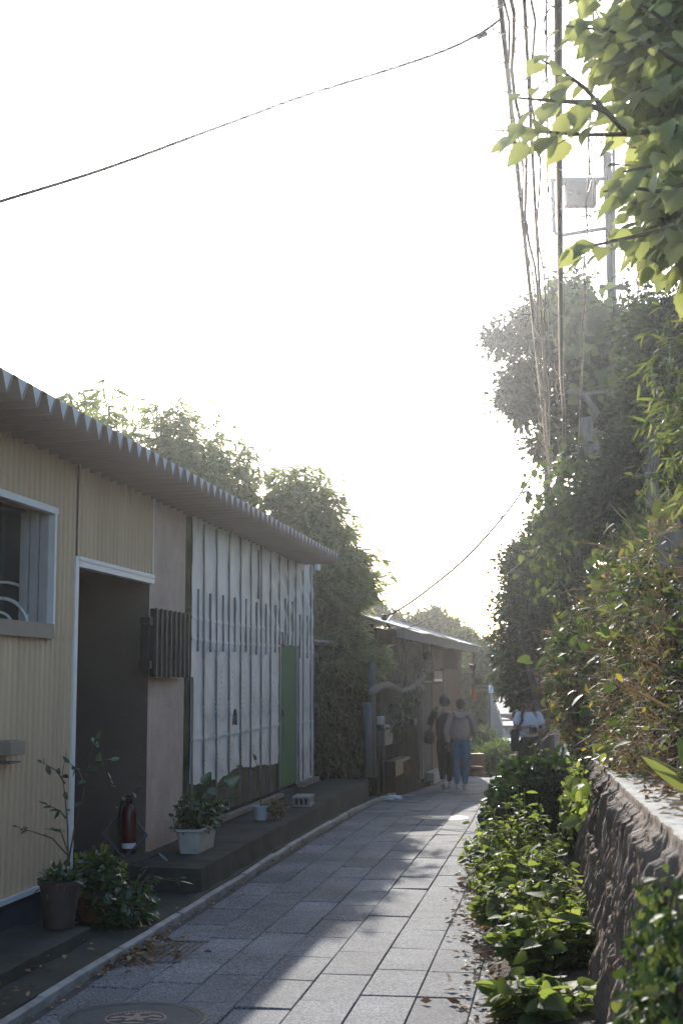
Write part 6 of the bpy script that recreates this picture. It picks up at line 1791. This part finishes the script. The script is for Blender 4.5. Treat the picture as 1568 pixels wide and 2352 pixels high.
cable("wavy twisted pair of overhead wires right of the thick cable", [(1368 - 5 * (i % 2) - i * 2.6, -60 + i * 75, 8.5 + i * 0.75) for i in range(16)], 0.009, None, "overhead cables along the lane", n=70, extra=[(0.015, 0.015, 0.007)])
cable("hair-thin straight wire between the thick cable and the wavy pair", along(1300, 1292, 5.2, YL), 0.0035, None, "overhead cables along the lane")
cable("hair-thin straight wire right of the wavy pair", along(1388, 1325, 5.2, YL), 0.0035, None, "overhead cables along the lane")
dz_ = cable("long drop wire crossing the open sky to the upper left", [(-180, 520, 6.0), (0, 463, 6.2), (240, 388, 6.45), (480, 300, 6.7), (690, 223, 6.9), (840, 176, 7.05), (920, 151, 7.12), (1020, 116, 7.2), (1100, 78, 7.3), (1146, 46, 7.35)], 0.008, None, n=50, name="drop_wire", cat="wire")
b = MB(); p_ = at(1106, 82, 7.28); b.box(p_, (0.06, 0.02, 0.02), R=Matrix.Rotation(-0.45, 3, 'Y')); b.tube([p_ + Vector((0.03, 0, 0.015)), at(1140, 62, 7.3)], 0.004, 4); b.build("clamp", M['black'], dz_)
cable("service wire rising from the shed roof to the cables' far pole", [(884, 1418, 21.0), (930, 1392, 21.1), (985, 1352, 21.3), (1060, 1290, 21.5), (1130, 1216, 22.2), (1190, 1140, 23.4), (1254, 1035, 25.0)], 0.018, None, n=40, name="drop_wire", cat="wire")
cable("curled loose wire end at the shed roof", [(908, 1408, 21.7), (896, 1418, 21.4), (889, 1432, 21.1), (897, 1446, 21.0), (912, 1452, 21.0), (916, 1470, 21.0)], 0.014, None, n=20, name="drop_wire", cat="wire")
b = MB(); b.ball(at(882, 1418, 21.0), 0.055, 9); o = b.build("wire_anchor", M['black'], origin=at(882, 1418, 21.0)); tag(o, "dark knobbly wire anchor above the shed roof", "anchor")
cable("fine wire rising from the shed eave towards the vine tip", [(908, 1455, 21.5), (990, 1418, 20.6), (1060, 1384, 19.6), (1150, 1330, 18.6), (1230, 1262, 17.7)], 0.006, None, n=20, name="drop_wire", cat="wire")
cable("short wire from the insulator post into the evergreen tree", [(1093, 1512, 31.8), (1120, 1498, 30.5), (1145, 1475, 29), (1165, 1455, 28)], 0.010, None, n=12, name="drop_wire", cat="wire")
# far pole behind the vine
fp = at(1256, 1700, 25.2)
pole2 = thing("utility_pole", (fp.x, 25.2, -0.5), "slim utility pole half hidden behind the evergreen, where the cables end", "utility pole")
b = MB(); b.tube([(fp.x, 25.2, -0.5), tuple(at(1256, 985, 25.2))], [0.075, 0.06], 12); b.build("shaft", M['pole'], pole2, smooth=True)
for x0, x1, y in ((1240, 1262, 993), (1246, 1280, 1050)):
    b = MB(); a_, c_ = at(x0, y, 25.1), at(x1, y + 2, 25.1); b.tube([a_, c_], 0.035, 4); b.build("crossarm", M['pole'], pole2)
# near pole with the cabinet
YQ = 27.0
pb = at(1404, 700, YQ)
pole = thing("utility_pole", (at(1408, 1500, YQ).x, YQ, 0.0), "dark steel utility pole with a framed cabinet, standing among the upper right leaves", "utility pole")
b = MB(); b.tube([at(1408, 1480, YQ), at(1404, 700, YQ), at(1393, 356, YQ)], [0.11, 0.085, 0.085], 12); b.tube([at(1393, 356, YQ), at(1393, 352, YQ)], [0.10, 0.09], 12); b.build("shaft", M['pole'], pole, smooth=True)
b = MB(); b.tube([at(1420, 900, YQ - .1), at(1410, 660, YQ - .1), at(1408, 350, YQ - .1), at(1404, 100, YQ - .1)], 0.035, 8); b.build("riser_pipe", M['galv'], pole, smooth=True)
b = MB()
for a_, c_ in (((1266, 414), (1392, 410)), ((1268, 414), (1272, 534)), ((1272, 534), (1290, 540)), ((1290, 540), (1392, 524))): b.tube([at(*a_, YQ - .12), at(*c_, YQ - .12)], 0.045, 4)
b.build("frame", M['galv'], pole)
kk = YQ / 3200.0
b = MB(); b.box(at(1332, 445, YQ - 0.25), (70 * kk, 0.22, 62 * kk)); cabn = b.build("cabinet", M['cab'], pole, bevel=0.015)
b = MB(); b.box(at(1332, 417, YQ - 0.25), (84 * kk, 0.26, 10 * kk)); b.build("cabinet_lid", M['galv'], cabn)
for x in (1311, 1328, 1346):
    b = MB(); b.lathe([(0.055, -0.03), (0.055, 0.03), (0.035, 0.03), (0.035, -0.03)], Vector((0, 0, 0)), 14); me = b.mesh("gland"); me.transform(Matrix.Translation(at(x, 442, YQ - 0.38)) @ Matrix.Rotation(math.pi / 2, 4, 'X')); link("gland", me, M['pole'], cabn)
for i, (xa, xb) in enumerate(((1307, 1362), (1325, 1368), (1343, 1390))):
    b = MB(); b.tube([at(xa, 476, YQ - .25), at(xa + 2, 494, YQ - .25), at((xa + xb) / 2, 500, YQ - .25), at(xb, 486, YQ - .2), at(1394, 478, YQ)], 0.014, 5); b.build("lead", M['pole'], pole)
b = MB(); b.box(at(1408, 660, YQ - .1), (34 * kk * 1.9, 0.1, 10 * kk)); b.build("crossarm", M['pole'], pole)

# ================================================================== FAR HOUSES AND THE SLOPE
def quad_block(name, label, cat, fp_, depth, mat, parent=None):
    """solid with a front outline at measured points, extruded away"""
    n = len(fp_); back = [p + Vector((p.x / p.y * depth, depth, 0)) for p in fp_]
    b = MB(); b.add(list(fp_) + back, [tuple(range(n - 1, -1, -1)), tuple(range(n, 2 * n))] + [(i, (i + 1) % n, n + (i + 1) % n, n + i) for i in range(n)])
    o = b.build(name, mat, parent, origin=None if parent else fp_[0])
    if not parent: tag(o, label, cat)
    return o
A = lambda Y, *pp_: [at(x, y, Y) for x, y in pp_]
memb = pbr("embankment_stone", (0.26, 0.23, 0.215), 0.9, 0.25, 1.5, 0.5, 5, bdist=0.1)
quad_block("stone_embankment", "sloping grey stone embankment edge beside the ivy slope beyond the lane", "embankment", A(44, (1140, 1800), (1116, 1592), (1128, 1592), (1150, 1660), (1182, 1800)), 8, memb)
P = np.array([[tuple(at(1030 + 92 * u + 26 * u * v, 1590 + 190 * v - 30 * (1 - u) * (1 - v), 43.5 + 2.5 * (1 - v) + 0.4 * mnoise.noise(Vector((u * 5, v * 6, 0))))) for v in np.linspace(0, 1, 16)] for u in np.linspace(0, 1, 12)])
o = link("ivy_slope_hill", grid_mesh("ivy_slope_hill", P), M['terrain'], smooth=True); tag(o, kind="structure")
n_ = 6500; u = rng.random(n_); v = rng.random(n_)
pos = np.array([tuple(at(1030 + 94 * a + 26 * a * c, 1590 + 190 * c - 30 * (1 - a) * (1 - c), 43.4 + 2.5 * (1 - c) + 0.4 * mnoise.noise(Vector((a * 5, c * 6, 0))))) for a, c in zip(u, v)])
pos += 0.1 * rng.normal(size=pos.shape)
o = link("slope_ivy", leaf_mesh("slope_ivy", [(pos, unit(np.array([0, -0.2, -0.7]) + 0.6 * rng.normal(size=pos.shape)), unit(np.array([0, -1, 0.6]) + 0.4 * rng.normal(size=pos.shape)), 0.16 * (0.6 + 0.8 * rng.random(n_)), 'simple', 0)]), M['l_far']); tag(o, kind="stuff")
def far_house(label, Y, wall_px, roof_px, wmat, rmat, wins=(), dep=6):
    c = at((wall_px[0] + wall_px[2]) / 2, wall_px[3], Y)
    t = thing("far_house", (c.x, Y, terrain_z(c.x, Y)), label, "house")
    zt = terrain_z(c.x, Y)
    a, d = at(wall_px[0], wall_px[1], Y), at(wall_px[2], wall_px[3], Y)
    b = MB(); b.hexa([Vector((a.x, Y, zt - .3)), Vector((d.x, Y, zt - .3)), Vector((d.x, Y + dep, zt - .3)), Vector((a.x, Y + dep, zt - .3)), Vector((a.x, Y, a.z)), Vector((d.x, Y, a.z)), Vector((d.x, Y + dep, a.z)), Vector((a.x, Y + dep, a.z))])
    b.build("wall", M[wmat], t)
    if roof_px:
        x0, y0, x1, y1 = roof_px
        r0, r1 = at(x0, y1, Y - 0.4), at(x1, y1, Y - 0.4); zr = at(x0, y0, Y + dep * 0.5).z
        b = MB(); e = 0.12
        b.hexa([r0, r1, Vector((r1.x, Y + dep * 0.5, zr)), Vector((r0.x, Y + dep * 0.5, zr)), r0 + Vector((0, 0, e)), r1 + Vector((0, 0, e)), Vector((r1.x, Y + dep * 0.5, zr + e)), Vector((r0.x, Y + dep * 0.5, zr + e))])
        b.hexa([Vector((r0.x, Y + dep * 0.5 + .01, zr)), Vector((r1.x, Y + dep * 0.5 + .01, zr)), Vector((r1.x, Y + dep + 0.4, r0.z)), Vector((r0.x, Y + dep + 0.4, r0.z)), Vector((r0.x, Y + dep * 0.5 + .01, zr + e)), Vector((r1.x, Y + dep * 0.5 + .01, zr + e)), Vector((r1.x, Y + dep + 0.4, r0.z + e)), Vector((r0.x, Y + dep + 0.4, r0.z + e))])
        b.build("roof", M[rmat], t)
    for (x0, y0, x1, y1) in wins:
        p, q = at(x0, y0, Y - 0.03), at(x1, y1, Y - 0.03); b = MB(); b.hexa([Vector((p.x, Y - .04, q.z)), Vector((q.x, Y - .04, q.z)), Vector((q.x, Y + .05, q.z)), Vector((p.x, Y + .05, q.z)), Vector((p.x, Y - .04, p.z)), Vector((q.x, Y - .04, p.z)), Vector((q.x, Y + .05, p.z)), Vector((p.x, Y + .05, p.z))]); b.build("window", M['farglass'], t)
    return t
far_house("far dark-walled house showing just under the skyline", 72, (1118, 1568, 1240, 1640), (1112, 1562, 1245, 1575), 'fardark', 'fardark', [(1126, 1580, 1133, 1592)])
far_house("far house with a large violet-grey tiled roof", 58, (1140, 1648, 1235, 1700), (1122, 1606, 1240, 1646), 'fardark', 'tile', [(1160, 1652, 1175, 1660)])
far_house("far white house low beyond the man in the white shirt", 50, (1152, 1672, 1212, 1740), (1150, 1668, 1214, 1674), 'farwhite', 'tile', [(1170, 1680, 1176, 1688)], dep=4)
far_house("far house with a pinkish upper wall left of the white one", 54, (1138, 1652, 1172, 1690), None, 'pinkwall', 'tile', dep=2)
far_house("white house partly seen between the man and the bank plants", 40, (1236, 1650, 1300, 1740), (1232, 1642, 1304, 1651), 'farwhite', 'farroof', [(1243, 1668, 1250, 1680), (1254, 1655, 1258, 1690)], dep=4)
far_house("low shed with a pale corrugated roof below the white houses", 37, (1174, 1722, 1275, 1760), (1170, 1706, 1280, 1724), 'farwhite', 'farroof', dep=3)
lpole = at(1122, 1700, 42)
lp_ = thing("street_lamp", (lpole.x, 42, terrain_z(lpole.x, 42)), "small far lamp on a thin pole before the dark house", "street lamp")
b = MB(); b.tube([(lpole.x, 42, terrain_z(lpole.x, 42)), tuple(at(1122, 1575, 42))], 0.05, 8); b.build("pole", M['pole'], lp_)
b = MB(); b.box(at(1128, 1583, 41.9), (0.16, 0.16, 0.22)); b.build("lamp_shade", M['farwhite'], lp_, bevel=0.02)

# ================================================================== AIR
hz = MB(); hz.hexa([Vector(q) for q in ((-70, -30, -12), (70, -30, -12), (70, 130, -12), (-70, 130, -12), (-70, -30, 16), (70, -30, 16), (70, 130, 16), (-70, 130, 16))])
mh, n, bb = new_mat("haze_glare_air")  # thin haze, also added to stand in for veiling glare towards the sun
n.nodes.remove(bb)
pvn = n.nodes.new("ShaderNodeVolumePrincipled")
pvn.inputs['Color'].default_value = (0.92, 0.95, 1.0, 1)
pvn.inputs['Density'].default_value = 0.0011
pvn.inputs['Anisotropy'].default_value = 0.9
n.links.new(pvn.outputs[0], n.nodes["Material Output"].inputs['Volume'])
o = hz.build("haze", mh); tag(o, kind="stuff")
